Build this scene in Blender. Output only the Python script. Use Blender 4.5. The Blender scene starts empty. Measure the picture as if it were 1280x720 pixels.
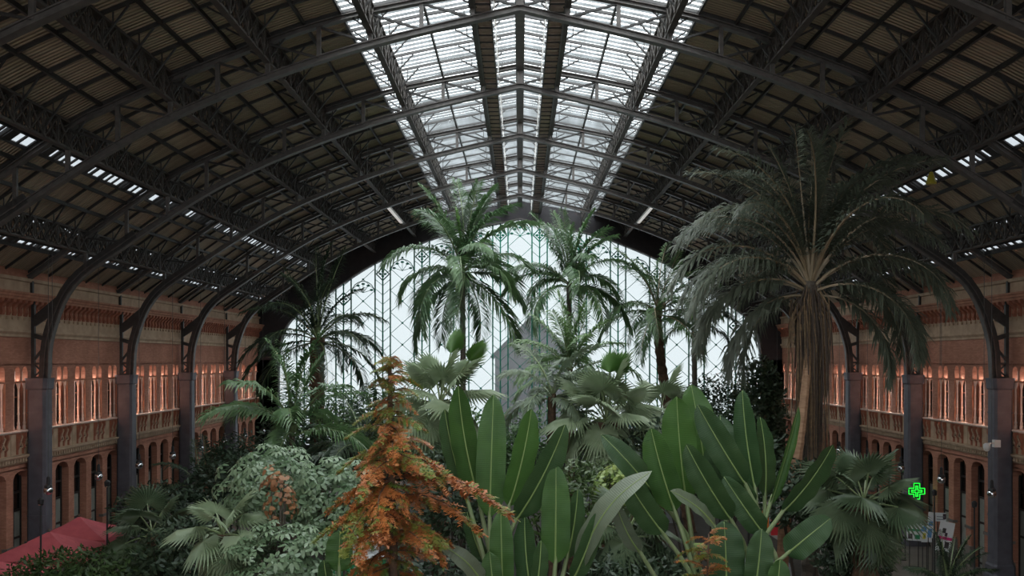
import bpy, math, random
from mathutils import Vector, Matrix, Euler, noise

# ------------------------------------------------------------------ camera, world, exposure
SC = bpy.context.scene
COL = SC.collection
F = 1160.0            # focal length in pixels of a 1280 wide frame
ZE = 11.0             # eye height above the hall floor
cam_d = bpy.data.cameras.new('camera')
cam_d.sensor_width = 36.0
cam_d.lens = F / 1280 * 36
cam_d.shift_x = -10 / 1280
cam_d.shift_y = 90 / 1280
cam_d.clip_end = 500
cam = bpy.data.objects.new('camera', cam_d)
cam.location = (0, 0, ZE)
cam.rotation_euler = (math.pi / 2, 0, 0)
COL.objects.link(cam)
SC.camera = cam

W = bpy.data.worlds.new('overcast_sky')
SC.world = W
W.use_nodes = True
bg = W.node_tree.nodes['Background']
bg.inputs[0].default_value = (0.93, 0.98, 1.0, 1)
bg.inputs[1].default_value = 7.0

SC.view_settings.view_transform = 'Standard'
SC.view_settings.look = 'None'
SC.view_settings.exposure = 0.2
SC.view_settings.gamma = 1.0
SC.view_settings.use_curve_mapping = False


def portal(loc, rot, sx, sy):
    l = bpy.data.lights.new('sky_portal', 'AREA')
    l.shape = 'RECTANGLE'
    l.size, l.size_y = sx, sy
    l.cycles.is_portal = True
    o = bpy.data.objects.new('sky_portal', l)
    o.location = loc
    o.rotation_euler = rot
    COL.objects.link(o)


SLOPE = math.atan2(1.45, 6.9)
portal((-3.4, 35, ZE + 13.45), (0, -SLOPE, 0), 7.0, 100)
portal((3.4, 35, ZE + 13.45), (0, SLOPE, 0), 7.0, 100)
portal((0, 84.8, 11.5), (-math.pi / 2, 0, 0), 44, 25)
portal((0, -14.4, 13), (math.pi / 2, 0, 0), 44, 22)


def at(px, py, Y):
    return Vector(((px - 650) / F * Y, Y, ZE + (450 - py) / F * Y))


# ------------------------------------------------------------------ materials
MATS = {}


def mat(name, c1, c2=None, rough=0.6, metal=0.0, scale=3.0, bump=0.0, trans=0.0, rnd=0.0, spec=0.5, detail=4,
        stretch=(1, 1, 1), emit=0.0, lo=0.35, hi=0.65):
    """principled surface, two colours mixed by noise, random shift per object, optional leaf translucency"""
    m = bpy.data.materials.new(name)
    MATS[name] = m
    m.use_nodes = True
    nt = m.node_tree
    N, L = nt.nodes, nt.links
    p = N['Principled BSDF']
    out = N['Material Output']
    p.inputs['Roughness'].default_value = rough
    p.inputs['Metallic'].default_value = metal
    p.inputs['Specular IOR Level'].default_value = spec
    col = None
    if c2 is None:
        p.inputs['Base Color'].default_value = (*c1, 1)
    if c2 is not None or bump:
        tc = N.new('ShaderNodeTexCoord')
        mp = N.new('ShaderNodeMapping')
        mp.inputs['Scale'].default_value = stretch
        nz = N.new('ShaderNodeTexNoise')
        nz.inputs['Scale'].default_value = scale
        nz.inputs['Detail'].default_value = detail
        L.new(tc.outputs['Object'], mp.inputs[0])
        L.new(mp.outputs[0], nz.inputs['Vector'])
        if c2 is not None:
            mr = N.new('ShaderNodeMapRange')
            mr.inputs['From Min'].default_value = lo
            mr.inputs['From Max'].default_value = hi
            mx = N.new('ShaderNodeMix')
            mx.data_type = 'RGBA'
            mx.inputs[6].default_value = (*c1, 1)
            mx.inputs[7].default_value = (*c2, 1)
            L.new(nz.outputs[0], mr.inputs[0])
            if rnd:
                oi = N.new('ShaderNodeObjectInfo')
                ma = N.new('ShaderNodeMath')
                ma.operation = 'MULTIPLY_ADD'
                ma.inputs[1].default_value = rnd
                ma.inputs[2].default_value = -rnd / 2
                ad = N.new('ShaderNodeMath')
                ad.use_clamp = True
                L.new(oi.outputs['Random'], ma.inputs[0])
                L.new(ma.outputs[0], ad.inputs[0])
                L.new(mr.outputs[0], ad.inputs[1])
                L.new(ad.outputs[0], mx.inputs[0])
            else:
                L.new(mr.outputs[0], mx.inputs[0])
            col = mx.outputs[2]
            L.new(col, p.inputs['Base Color'])
        if bump:
            bp = N.new('ShaderNodeBump')
            bp.inputs['Strength'].default_value = bump
            bp.inputs['Distance'].default_value = 0.05
            L.new(nz.outputs[0], bp.inputs['Height'])
            L.new(bp.outputs[0], p.inputs['Normal'])
    if emit:
        p.inputs['Emission Color'].default_value = (*c1, 1)
        p.inputs['Emission Strength'].default_value = emit
    if trans:
        t = N.new('ShaderNodeBsdfTranslucent')
        t.inputs[0].default_value = (*[min(1, v * 1.5) for v in c1], 1)
        if col is not None:
            L.new(col, t.inputs[0])
        ms = N.new('ShaderNodeMixShader')
        ms.inputs[0].default_value = trans
        L.new(p.outputs[0], ms.inputs[1])
        L.new(t.outputs[0], ms.inputs[2])
        L.new(ms.outputs[0], out.inputs[0])
    return m


def glass_mat(name, tint, clear, cloud, noise_amt=0.0):
    """sheet glass: part clear (transparent), part frosted (translucent)"""
    m = bpy.data.materials.new(name)
    MATS[name] = m
    m.use_nodes = True
    N, L = m.node_tree.nodes, m.node_tree.links
    N.remove(N['Principled BSDF'])
    tr = N.new('ShaderNodeBsdfTransparent')
    tr.inputs[0].default_value = (*tint, 1)
    tl = N.new('ShaderNodeBsdfTranslucent')
    tl.inputs[0].default_value = (*cloud, 1)
    ms = N.new('ShaderNodeMixShader')
    ms.inputs[0].default_value = 1 - clear
    L.new(tr.outputs[0], ms.inputs[1])
    L.new(tl.outputs[0], ms.inputs[2])
    if noise_amt:
        tc = N.new('ShaderNodeTexCoord')
        nz = N.new('ShaderNodeTexNoise')
        nz.inputs['Scale'].default_value = 0.9
        L.new(tc.outputs['Object'], nz.inputs['Vector'])
        mr = N.new('ShaderNodeMapRange')
        mr.inputs['To Min'].default_value = max(0, 1 - clear - noise_amt)
        mr.inputs['To Max'].default_value = min(1, 1 - clear + noise_amt)
        L.new(nz.outputs[0], mr.inputs[0])
        L.new(mr.outputs[0], ms.inputs[0])
    gl = N.new('ShaderNodeBsdfGlossy')
    gl.inputs['Roughness'].default_value = 0.15
    m2 = N.new('ShaderNodeMixShader')
    m2.inputs[0].default_value = 0.04
    L.new(ms.outputs[0], m2.inputs[1])
    L.new(gl.outputs[0], m2.inputs[2])
    L.new(m2.outputs[0], N['Material Output'].inputs[0])
    return m


def brick_mat(name, c1, c2, cm):
    m = mat(name, c1, c2, rough=0.85, scale=0.7, bump=0.0, detail=8)
    N, L = m.node_tree.nodes, m.node_tree.links
    p = N['Principled BSDF']
    mx = p.inputs['Base Color'].links[0].from_socket
    tc = N.new('ShaderNodeTexCoord')
    sp = N.new('ShaderNodeSeparateXYZ')
    cb = N.new('ShaderNodeCombineXYZ')
    ad = N.new('ShaderNodeMath')
    L.new(tc.outputs['Object'], sp.inputs[0])
    L.new(sp.outputs[0], ad.inputs[0])
    L.new(sp.outputs[1], ad.inputs[1])
    L.new(ad.outputs[0], cb.inputs[0])
    L.new(sp.outputs[2], cb.inputs[1])
    br = N.new('ShaderNodeTexBrick')
    br.inputs['Scale'].default_value = 1.0
    br.inputs['Brick Width'].default_value = 0.26
    br.inputs['Row Height'].default_value = 0.075
    br.inputs['Mortar Size'].default_value = 0.008
    br.inputs['Color1'].default_value = (1, 1, 1, 1)
    br.inputs['Color2'].default_value = (.78, .74, .72, 1)
    br.inputs['Mortar'].default_value = (*cm, 1)
    L.new(cb.outputs[0], br.inputs['Vector'])
    mu = N.new('ShaderNodeMix')
    mu.data_type = 'RGBA'
    mu.blend_type = 'MULTIPLY'
    mu.inputs[0].default_value = 1
    L.new(mx, mu.inputs[6])
    L.new(br.outputs[0], mu.inputs[7])
    L.new(mu.outputs[2], p.inputs['Base Color'])
    return m


def deck_mat(name, c1, c2):
    """corrugated roof sheet: ribs run across the hall"""
    m = mat(name, c1, c2, rough=0.7, scale=1.3, detail=6, rnd=0.9, stretch=(0.4, 2.5, 1))
    N, L = m.node_tree.nodes, m.node_tree.links
    p = N['Principled BSDF']
    tc = N.new('ShaderNodeTexCoord')
    wv = N.new('ShaderNodeTexWave')
    wv.bands_direction = 'Y'
    wv.inputs['Scale'].default_value = 1.55
    bp = N.new('ShaderNodeBump')
    bp.inputs['Strength'].default_value = 0.9
    bp.inputs['Distance'].default_value = 0.05
    L.new(tc.outputs['Object'], wv.inputs['Vector'])
    L.new(wv.outputs[1], bp.inputs['Height'])
    L.new(bp.outputs[0], p.inputs['Normal'])
    return m


brick_mat('brick', (.56, .265, .18), (.43, .19, .125), (.8, .7, .65))
mat('stone_tan', (.54, .385, .265), (.42, .29, .195), rough=0.8, scale=2.2, detail=8)
mat('terracotta', (.48, .23, .145), (.34, .15, .095), rough=0.8, scale=2.5)
mat('corbel_red', (.40, .14, .08), (.28, .10, .06), rough=0.8, scale=3)
mat('salmon_stone', (.86, .70, .61), (.76, .57, .48), rough=0.7, scale=4)
mat('iron', (.042, .038, .036), (.025, .022, .021), rough=0.5, scale=4, metal=0.0)
mat('iron_light', (.115, .100, .092), (.075, .066, .061), rough=0.45, scale=4)
mat('column_paint', (.115, .110, .130), (.082, .078, .094), rough=0.5, scale=2)
mat('lattice_iron', (.085, .073, .064), (.052, .045, .040), rough=0.6, scale=3)
mat('catwalk_wood', (.46, .36, .30), (.34, .26, .22), rough=0.8, scale=6)
deck_mat('roof_deck', (.50, .40, .29), (.37, .295, .215))
glass_mat('roof_glass', (.065, .07, .072), 0.5, (.105, .113, .118), 0.3)
glass_mat('slot_glass', (.10, .105, .11), 0.7, (.08, .085, .09))
glass_mat('rear_fill_glass', (.22, .23, .23), 0.92, (.2, .2, .2))
mat('added_lip', (.25, .262, .27), (.14, .147, .15), rough=.5, scale=1.5, trans=.5, rnd=.6)  # for the lips added to dim the glass as seen from below
glass_mat('roof_glass_clear', (.74, .76, .765), 0.8, (.55, .57, .58))
glass_mat('end_glass', (.118, .126, .128), 0.80, (.11, .117, .12))
mat('mullion_green', (.004, .22, .14), (.003, .16, .10), rough=0.5, scale=2)
mat('band_black', (.030, .026, .030), (.020, .018, .021), rough=0.7, scale=2)
mat('floor_stone', (.20, .17, .15), (.14, .12, .105), rough=0.55, scale=0.6, detail=8)
mat('soil', (.035, .028, .02), (.02, .017, .012), rough=0.95, scale=2)
mat('dark_glass', (.012, .010, .010), rough=0.12, spec=0.6)
mat('window_glass', (.06, .05, .05), (.03, .028, .03), rough=0.15, scale=0.5)
mat('door_pale', (.34, .36, .32), (.26, .28, .25), rough=0.45, scale=1)
mat('white_metal', (.75, .75, .73), rough=0.4)


# ------------------------------------------------------------------ mesh builder
class MB:
    def __init__(s):
        s.v, s.f, s.m = [], [], []

    def quad(s, pts, mi=0):
        n = len(s.v)
        s.v += [tuple(p) for p in pts]
        s.f.append(tuple(range(n, n + len(pts))))
        s.m.append(mi)

    def box(s, x0, x1, y0, y1, z0, z1, mi=0):
        n = len(s.v)
        s.v += [(x0, y0, z0), (x1, y0, z0), (x1, y1, z0), (x0, y1, z0), (x0, y0, z1), (x1, y0, z1), (x1, y1, z1), (x0, y1, z1)]
        for a in ((0, 3, 2, 1), (4, 5, 6, 7), (0, 1, 5, 4), (1, 2, 6, 5), (2, 3, 7, 6), (3, 0, 4, 7)):
            s.f.append(tuple(n + i for i in a))
            s.m.append(mi)

    def bar(s, p, q, w, h=None, up=(0, 0, 1), mi=0, w2=None, h2=None):
        """box beam from p to q, w sideways, h along up"""
        h = w if h is None else h
        w2 = w if w2 is None else w2
        h2 = h if h2 is None else h2
        p, q = Vector(p), Vector(q)
        d = (q - p).normalized()
        u = Vector(up)
        r = d.cross(u)
        if r.length < 1e-4:
            r = d.cross(Vector((1, 0, 0)))
        r.normalize()
        u = r.cross(d)
        n = len(s.v)
        for c, a, b in ((p, w / 2, h / 2), (q, w2 / 2, h2 / 2)):
            for i, j in ((-1, -1), (1, -1), (1, 1), (-1, 1)):
                s.v.append(tuple(c + r * a * i + u * b * j))
        for a in ((0, 1, 2, 3), (7, 6, 5, 4), (0, 4, 5, 1), (1, 5, 6, 2), (2, 6, 7, 3), (3, 7, 4, 0)):
            s.f.append(tuple(n + i for i in a))
            s.m.append(mi)

    def ring_loft(s, rings, closed=True, cap=True, mi=0):
        n = len(s.v)
        k = len(rings[0])
        for r in rings:
            s.v += [tuple(p) for p in r]
        for i in range(len(rings) - 1):
            for j in range(k if closed else k - 1):
                a, b = n + i * k + j, n + i * k + (j + 1) % k
                s.f.append((a, b, b + k, a + k))
                s.m.append(mi)
        if cap:
            s.f.append(tuple(n + j for j in reversed(range(k))))
            s.f.append(tuple(n + (len(rings) - 1) * k + j for j in range(k)))
            s.m += [mi, mi]

    def tube(s, pts, rad, k=6, mi=0, cap=True):
        pts = [Vector(p) for p in pts]
        if not hasattr(rad, '__len__'):
            rad = [rad] * len(pts)
        rings = []
        ref = None
        for i, p in enumerate(pts):
            d = (pts[min(i + 1, len(pts) - 1)] - pts[max(i - 1, 0)]).normalized()
            if ref is None:
                ref = d.orthogonal().normalized()
            ref = (ref - d * ref.dot(d))
            ref = ref.normalized() if ref.length > 1e-5 else d.orthogonal().normalized()
            b = d.cross(ref)
            rings.append([p + (ref * math.cos(2 * math.pi * j / k) + b * math.sin(2 * math.pi * j / k)) * rad[i] for j in range(k)])
        s.ring_loft(rings, cap=cap, mi=mi)

    def lathe(s, prof, k=10, c=(0, 0, 0), mi=0):
        rings = [[(c[0] + r * math.cos(2 * math.pi * j / k), c[1] + r * math.sin(2 * math.pi * j / k), c[2] + z) for j in range(k)] for r, z in prof]
        s.ring_loft(rings, mi=mi)

    def prism(s, poly, y0, y1, mi=0):
        """polygon in xz pulled along y (convex or simple)"""
        n, k = len(s.v), len(poly)
        s.v += [(x, y0, z) for x, z in poly] + [(x, y1, z) for x, z in poly]
        s.f.append(tuple(n + i for i in range(k)))
        s.f.append(tuple(n + k + i for i in reversed(range(k))))
        s.m += [mi, mi]
        for i in range(k):
            j = (i + 1) % k
            s.f.append((n + i, n + k + i, n + k + j, n + j))
            s.m.append(mi)

    def mesh(s, name, mats, smooth=False):
        me = bpy.data.meshes.new(name)
        me.from_pydata(s.v, [], s.f)
        for m in ([mats] if isinstance(mats, str) else mats):
            me.materials.append(MATS[m])
        if not isinstance(mats, str):
            me.polygons.foreach_set('material_index', s.m)
        if smooth:
            me.polygons.foreach_set('use_smooth', [True] * len(s.f))
        me.update()
        return me

    def build(s, name, mats, parent=None, smooth=False):
        return obj(name, s.mesh(name, mats, smooth), parent)


def obj(name, me, parent=None, loc=None, rot=None, scale=None):
    o = bpy.data.objects.new(name, me)
    COL.objects.link(o)
    if parent is not None:
        o.parent = parent
    if loc is not None:
        o.location = loc
    if rot is not None:
        o.rotation_euler = rot
    if scale is not None:
        o.scale = scale if hasattr(scale, '__len__') else (scale,) * 3
    return o


def tag(o, label=None, cat=None, group=None, kind=None):
    if label:
        o['label'] = label
    if cat:
        o['category'] = cat
    if group:
        o['group'] = group
    if kind:
        o['kind'] = kind
    return o


def thing(name, label, cat, loc=(0, 0, 0), rz=0, group=None):
    o = obj(name, None, None, loc, (0, 0, rz))
    o.empty_display_size = 0.3
    return tag(o, label, cat, group)


def copy_tree(o, parent=None):
    c = o.copy()
    COL.objects.link(c)
    c.parent = parent
    for ch in list(o.children):
        copy_tree(ch, c)
    return c


def catmull(pts, n=6):
    out = []
    P = [Vector((*p, 0)) if len(p) == 2 else Vector(p) for p in pts]
    for i in range(len(P) - 1):
        a, b, c, d = P[max(i - 1, 0)], P[i], P[i + 1], P[min(i + 2, len(P) - 1)]
        if i == 0:
            a = b * 2 - c
        if i == len(P) - 2:
            d = c * 2 - b
        for k in range(n):
            t = k / n
            out.append(0.5 * ((2 * b) + (c - a) * t + (2 * a - 5 * b + 4 * c - d) * t * t + (3 * b - a - 3 * c + d) * t ** 3))
    out.append(P[-1])
    return out


def lerp(a, b, t):
    return a + (b - a) * t


def interp(pts, x):
    for (x0, y0), (x1, y1) in zip(pts, pts[1:]):
        if x <= x1:
            return lerp(y0, y1, (x - x0) / (x1 - x0))
    return pts[-1][1]


ORD = ['nearest', 'second', 'third', 'fourth', 'fifth', 'sixth', 'seventh', 'eighth', 'ninth', 'tenth', 'eleventh', 'twelfth',
       'thirteenth', 'fourteenth', 'fifteenth', 'sixteenth', 'seventeenth', 'eighteenth', 'nineteenth', 'twentieth', 'twenty-first',
       'twenty-second', 'twenty-third', 'twenty-fourth', 'twenty-fifth', 'twenty-sixth', 'twenty-seventh']

# ------------------------------------------------------------------ the hall: profiles
BOT = [(p.x, p.y) for p in catmull([(0, 13.25), (5.8, 11.85), (9.76, 10.55), (13.04, 9.2), (15.6, 7.85), (19.3, 5.45), (21.7, 3.6), (22.75, 1.25), (22.98, -.9)], 5)]
ROOF = [(p.x, p.y) for p in catmull([(0, 14.65), (6.7, 13.32), (11.6, 11.65), (15.7, 9.9), (17.7, 8.8), (24.3, 4.15)], 5)]
INN = [(p.x, p.y) for p in catmull([(0, 12.9), (6, 11.6), (8.97, 10.7), (13.45, 8.75), (17.3, 6.25), (20.6, 4), (21.8, 2.0), (22.2, -1)], 5)]
bot = lambda x: ZE + interp(BOT, abs(x))
roof = lambda x: ZE + interp(ROOF, abs(x))
inn = lambda x: ZE + interp(INN, abs(x))
LAT = [1.8, 5.7, 9.6, 13.3, 17.2, 21.2]
PUR = [3.75, 7.65, 11.5, 15.3, 19.2, 22.7]
RIBS = [5.3 + 10 * i for i in range(8)]
YEND = 85.3
YBACK = -14.7

# floor and planting beds
m = MB()
m.box(-25, 25, YBACK, 120, -0.3, 0)
tag(m.build('floor', 'floor_stone'), kind='structure')


def sweep(m, pts, hw, below, above, mi=0):
    """rectangular beam following (x,z) points, normal offsets, centred on y=0"""
    rings = []
    for i, (x, z) in enumerate(pts):
        a, b = pts[max(i - 1, 0)], pts[min(i + 1, len(pts) - 1)]
        t = Vector((b[0] - a[0], b[1] - a[1])).normalized()
        n = Vector((-t.y, t.x))
        lo, hi = Vector((x, z)) - n * below, Vector((x, z)) + n * above
        rings.append([(lo.x, -hw, lo.y), (lo.x, hw, lo.y), (hi.x, hw, hi.y), (hi.x, -hw, hi.y)])
    m.ring_loft(rings, mi=mi)


def both(tab):
    return [(-x, ZE + z) for x, z in reversed(tab)] + [(x, ZE + z) for x, z in tab[1:]]


# ------------------------------------------------------------------ roof ribs
def make_rib():
    r = thing('roof_rib', 'x', 'roof truss', group='iron arch ribs spanning the hall')
    m = MB()
    pts = both(BOT)
    sweep(m, pts, 0.17, 0.0, 0.05)
    sweep(m, pts, 0.045, -0.05, 0.22)
    sweep(m, pts, 0.12, -0.22, 0.26)
    m.build('bottom_chord', 'iron_light', r)
    m = MB()
    pts = both(ROOF)
    sweep(m, pts, 0.16, 0.24, -0.20)
    sweep(m, pts, 0.05, 0.36, -0.24)
    sweep(m, pts, 0.15, 0.40, -0.36)
    m.build('top_chord', 'iron_light', r)
    xs = sorted([0] + LAT + PUR[:-1])
    for s in (-1, 1):
        for i, x in enumerate(xs):
            if not (s == -1 and x == 0):
                m = MB()
                m.bar((s * x, 0, bot(x) + 0.2), (s * x, 0, roof(x) - 0.4), 0.16 if x else 0.30, 0.13 if x else 0.3, up=(0, 1, 0))
                m.build('post', 'iron_light', r)
            if i:
                x0 = xs[i - 1]
                m = MB()
                m.bar((s * x, 0, roof(x) - 0.4), (s * x0, 0, bot(x0) + 0.2), 0.08, 0.11, up=(0, 1, 0))
                m.build('diagonal_brace', 'iron', r)
        # spandrel that turns the rib down into the column
        m = MB()
        cur = [(x, ZE + z) for x, z in BOT if z < 6.2]
        sweep(m, [(s * x, z) for x, z in cur], 0.065, -0.04, 0.5) if s > 0 else sweep(m, [(s * x, z) for x, z in reversed(cur)], 0.065, -0.04, 0.5)
        arm = [(22.05, ZE + 3.55), (22.5, ZE + 2.4), (23.78, ZE + 1.55), (23.78, ZE + 2.1)]
        m.prism([(s * x, z) for x, z in arm], -0.06, 0.06)
        m.build('spandrel_plate', 'iron', r)
        m = MB()
        m.bar((s * 23.75, 0, ZE - .9), (s * 23.75, 0, ZE + 2.9), 0.16, 0.16)
        m.bar((s * 23.75, 0, ZE + 2.5), (s * 23.62, 0, ZE + 3.25), 0.18, 0.12)
        m.bar((s * 23.86, 0, ZE + 3.25), (s * 23.86, 0, ZE + 3.85), 0.15, 0.2)
        m.build('wall_post', 'iron', r)
        m = MB()
        m.bar((s * 22.9, 0, ZE + .95), (s * 23.75, 0, ZE + 1.2), 0.12, 0.22)
        m.bar((s * 23.0, 0, ZE + .9), (s * 23.75, 0, ZE - .05), 0.09, 0.12)
        for z in (-.18, -.85):
            m.bar((s * 22.98, 0, ZE + z), (s * 23.75, 0, ZE + z), 0.1, 0.1)
        m.bar((s * 23.0, 0, ZE - .18), (s * 23.75, 0, ZE - .85), 0.07, 0.07)
        m.bar((s * 23.0, 0, ZE - .85), (s * 23.75, 0, ZE - .18), 0.07, 0.07)
        m.build('bracket_lattice', 'iron', r)
    return r


rib0 = make_rib()
for i, y in enumerate(RIBS):
    r = rib0 if i == 0 else copy_tree(rib0)
    r.location.y = y
    k = len(RIBS) - 1 - i
    n = ['first', 'second', 'third', 'fourth', 'fifth', 'sixth', 'seventh', 'eighth'][k]
    r['label'] = 'arched iron roof rib, %s in front of the glazed end wall' % n

# ------------------------------------------------------------------ columns along both walls
m = MB()
P8 = [(-.46, -.30), (-.34, -.42), (.34, -.42), (.46, -.30), (.46, .30), (.34, .42), (-.34, .42), (-.46, .30)]
m.ring_loft([[(x * k, y * k, z) for x, y in P8] for k, z in ((1, 1.15), (.97, 9.6), (.97, 9.65))])
for z in (3.4, 6.2, 8.4):
    m.ring_loft([[(x * 1.03, y * 1.03, z + d) for x, y in P8] for d in (0, .07)])
shaft_me = m.mesh('shaft', 'column_paint')
m = MB()
m.ring_loft([[(x * k, y * k, z) for x, y in P8] for k, z in ((1.0, 9.55), (1.12, 9.62), (1.16, 9.95), (1.22, 10.12))])
cap_me = m.mesh('capital', 'column_paint')
m = MB()
m.ring_loft([[(x * k, y * k, z) for x, y in P8] for k, z in ((1.35, 0), (1.35, .55), (1.22, .62), (1.22, 1.0), (1.08, 1.1), (1.04, 1.3))])
base_me = m.mesh('base', 'column_paint')
COLY = [y for y in RIBS if y > 30]
for s, side in ((-1, 'left'), (1, 'right')):
    for i, y in enumerate(COLY):
        t = thing('iron_column', 'x', 'column', (s * 23.44, y, 0), group='iron columns along the brick walls')
        t['label'] = 'grey iron column against the %s brick wall, %s to the camera' % (side, ORD[i] if i == 0 else ORD[i] + ' nearest')
        for n, me in (('shaft', shaft_me), ('capital', cap_me), ('base', base_me)):
            obj(n, me, t)

# ------------------------------------------------------------------ ceiling: purlins, rafters, deck panels, glass panes
GEDGE = 6.8
m = MB()
yc = (YBACK + YEND) / 2
for s in (-1, 1):
    for x in PUR[:1] + [GEDGE, 8.2, 10.83, 12.07, 14.6, 15.9, 19.2, 20.2, 22.7]:
        z = roof(x)
        m.bar((s * x, YBACK, z - 0.12), (s * x, YEND, z - 0.12), 0.09, 0.16)
y = YBACK
yr = []
y = 5.3 - 20
while y < YEND - 0.5:
    yr.append(y)
    y += 2.0
for y in yr:
    k = 0.05
    xs = [0, 3.75, 6.8, 9.6, 11.5, 13.3, 15.3, 17.2, 19.2, 21.2, 24.2]
    for s in (-1, 1):
        for a, b in zip(xs, xs[1:]):
            m.bar((s * a, y, roof(a) - .05), (s * b, y, roof(b) - .05), 0.09, 0.13, up=(0, 0, 1))
ceil = tag(m.build('ceiling', 'iron'), kind='structure')

segs_deck = [6.8, 8.2, 9.6, 10.83, 12.07, 13.3, 14.6, 15.9, 17.2, 18.25, None, 18.75, 19.2, 20.2, 21.3, None, 21.6, 22.4, None, 22.7, 24.3]
dk = []
for a, b in zip(segs_deck, segs_deck[1:]):
    if a is None or b is None:
        continue
    dk.append((a, b))
slots = [(18.25, 18.75), (21.3, 21.6), (22.4, 22.7)]
segs_glass = [(0, 1.8), (1.8, 3.75), (3.75, 5.7), (5.7, 6.8)]


def visible(x, y, z):
    if y < 3:
        return False
    px, py = 650 + F * x / y, 450 - F * (z - ZE) / y
    return -10 < px < 1290 and -10 < py < 730


def panel_mesh(name, a, b, s, ly, th, mats, split=None):
    """one sheet between slope positions a and b; origin in its middle"""
    xm, zm = s * (a + b) / 2, (roof(a) + roof(b)) / 2
    m = MB()
    g = 0.003 if split is None else 0.01
    xa, xb = s * (a + g) - xm, s * (b - g) - xm
    za, zb = roof(a) - zm, roof(b) - zm
    if xa > xb:
        xa, xb, za, zb = xb, xa, zb, za
    cuts = [(-ly / 2 + g, ly / 2 - g, 0)]
    for y0, y1, mi in cuts:
        n = len(m.v)
        m.v += [(xa, y0, za), (xb, y0, zb), (xb, y1, zb), (xa, y1, za), (xa, y0, za + th), (xb, y0, zb + th), (xb, y1, zb + th), (xa, y1, za + th)]
        fs = ((0, 3, 2, 1), (4, 5, 6, 7), (0, 1, 5, 4), (1, 2, 6, 5), (2, 3, 7, 6), (3, 0, 4, 7))
        if th == 0:
            m.v = m.v[:n + 4]
            fs = ((0, 3, 2, 1),)
        for f in fs:
            m.f.append(tuple(n + i for i in f))
            m.m.append(mi)
    if split is not None:      # added lip per pane: screens bright glass from view, passes light down
        m.quad([(xa, -ly / 2, za), (xb, -ly / 2, zb), (xb, -ly / 2 + .02, zb - split), (xa, -ly / 2 + .02, za - split)], 1)
    return m, Vector((xm, 0, zm))


def lay(name, far_name, spans, pitch, th, mats, split, limit=300):
    cells = []
    for s in (-1, 1):
        for a, b in spans:
            mm, c = panel_mesh(name, a, b, s, pitch, th, mats, split)
            me = mm.mesh(name, mats)
            y = 5.3 - 20 + pitch / 2
            while y < YEND:
                area = (b - a) / y ** 2 if visible(c.x, y, c.z) else 0
                cells.append((area, c.x, y, c.z, me, mm))
                y += pitch
    cells.sort(key=lambda c: -c[0])
    for ar, x, y, z, me, mm in cells[:limit]:
        obj(name, me, ceil, (x, y, z))
    big = MB()
    for ar, x, y, z, me, mm in cells[limit:]:
        n = len(big.v)
        big.v += [(p[0] + x, p[1] + y, p[2] + z) for p in mm.v]
        big.f += [tuple(i + n for i in f) for f in mm.f]
        big.m += mm.m
    tag(big.build(far_name, mats, ceil), kind='stuff')


lay('roof_panel', 'distant_roof_panels', dk, 2.0, 0.05, ['roof_deck'], None)
lay('glass_pane', 'distant_glass_panes', segs_glass, 0.5, 0.0, ['roof_glass_clear', 'added_lip'], 0.13)

# ridge beam, lattice girders, catwalks, slot lights along the roof
m = MB()
m.bar((0, YBACK, ZE + 14.38), (0, YEND, ZE + 14.38), 0.26, 0.45)
m.bar((0, YBACK, ZE + 14.13), (0, YEND, ZE + 14.13), 0.4, 0.06)
tag(m.build('ridge_beam', 'iron_light'), 'straight iron ridge beam along the crown of the glazed roof', 'beam')


def girder(s, x, idx):
    t = thing('lattice_girder', 'x', 'girder', (0, 0, 0), group='lattice girders running along the roof')
    zt, zb = roof(x) - 0.12, roof(x) - 1.1
    if x == 1.8:
        zb = roof(x) - 0.9
    X = s * x
    for z, n in ((zt, 'top_chord'), (zb, 'bottom_chord')):
        m = MB()
        m.bar((X, YBACK, z), (X, YEND, z), 0.34 if z == zt else 0.24, 0.09)
        m.build(n, 'lattice_iron', t)
    m = MB()
    y = YBACK
    dx = 0.13
    while y < YEND - 1:
        for o in (-dx, dx):
            m.bar((X + o, y, zb), (X + o, y, zt), 0.07, 0.05)
            m.bar((X + o, y, zb), (X + o, y + 1, zt), 0.05, 0.06, up=(1, 0, 0))
            m.bar((X + o, y, zt), (X + o, y + 1, zb), 0.05, 0.06, up=(1, 0, 0))
            # scrolled filling between the bars
            for cy in (0.27, 0.73):
                c = (X + o, y + cy, (zt + zb) / 2)
                P = [(c[0], c[1] + .17 * math.cos(a), c[2] + .24 * math.sin(a)) for a in [i * math.pi / 3 for i in range(7)]]
                for p, q in zip(P, P[1:]):
                    m.bar(p, q, 0.03, 0.04, up=(1, 0, 0))
        y += 1.0
    tag(m.build('lattice_web', 'lattice_iron', t), kind='stuff')
    # knee braces up to the purlins at each rafter
    m = MB()
    for y in yr:
        if y < 20:
            continue
        for d in (-1, 1):
            xe = X + d * 0.95
            if abs(xe) < 0.4:
                continue
            m.bar((X, y, zb + .1), (xe, y, roof(xe) - .15), 0.06, 0.06)
            m.bar((X + d * .45, y, (zb + roof(xe)) / 2 - .02), (X + d * .45, y, roof(X + d * .45) - .15), 0.04, 0.04)
    tag(m.build('knee_braces', 'iron', t), kind='stuff')
    side = 'left' if s < 0 else 'right'
    t['label'] = 'iron lattice girder under the %s roof slope, %s out from the ridge' % (side, 'first second third fourth fifth sixth'.split()[idx])


for s in (-1, 1):
    for i, x in enumerate(LAT):
        girder(s, x, i)

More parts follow.
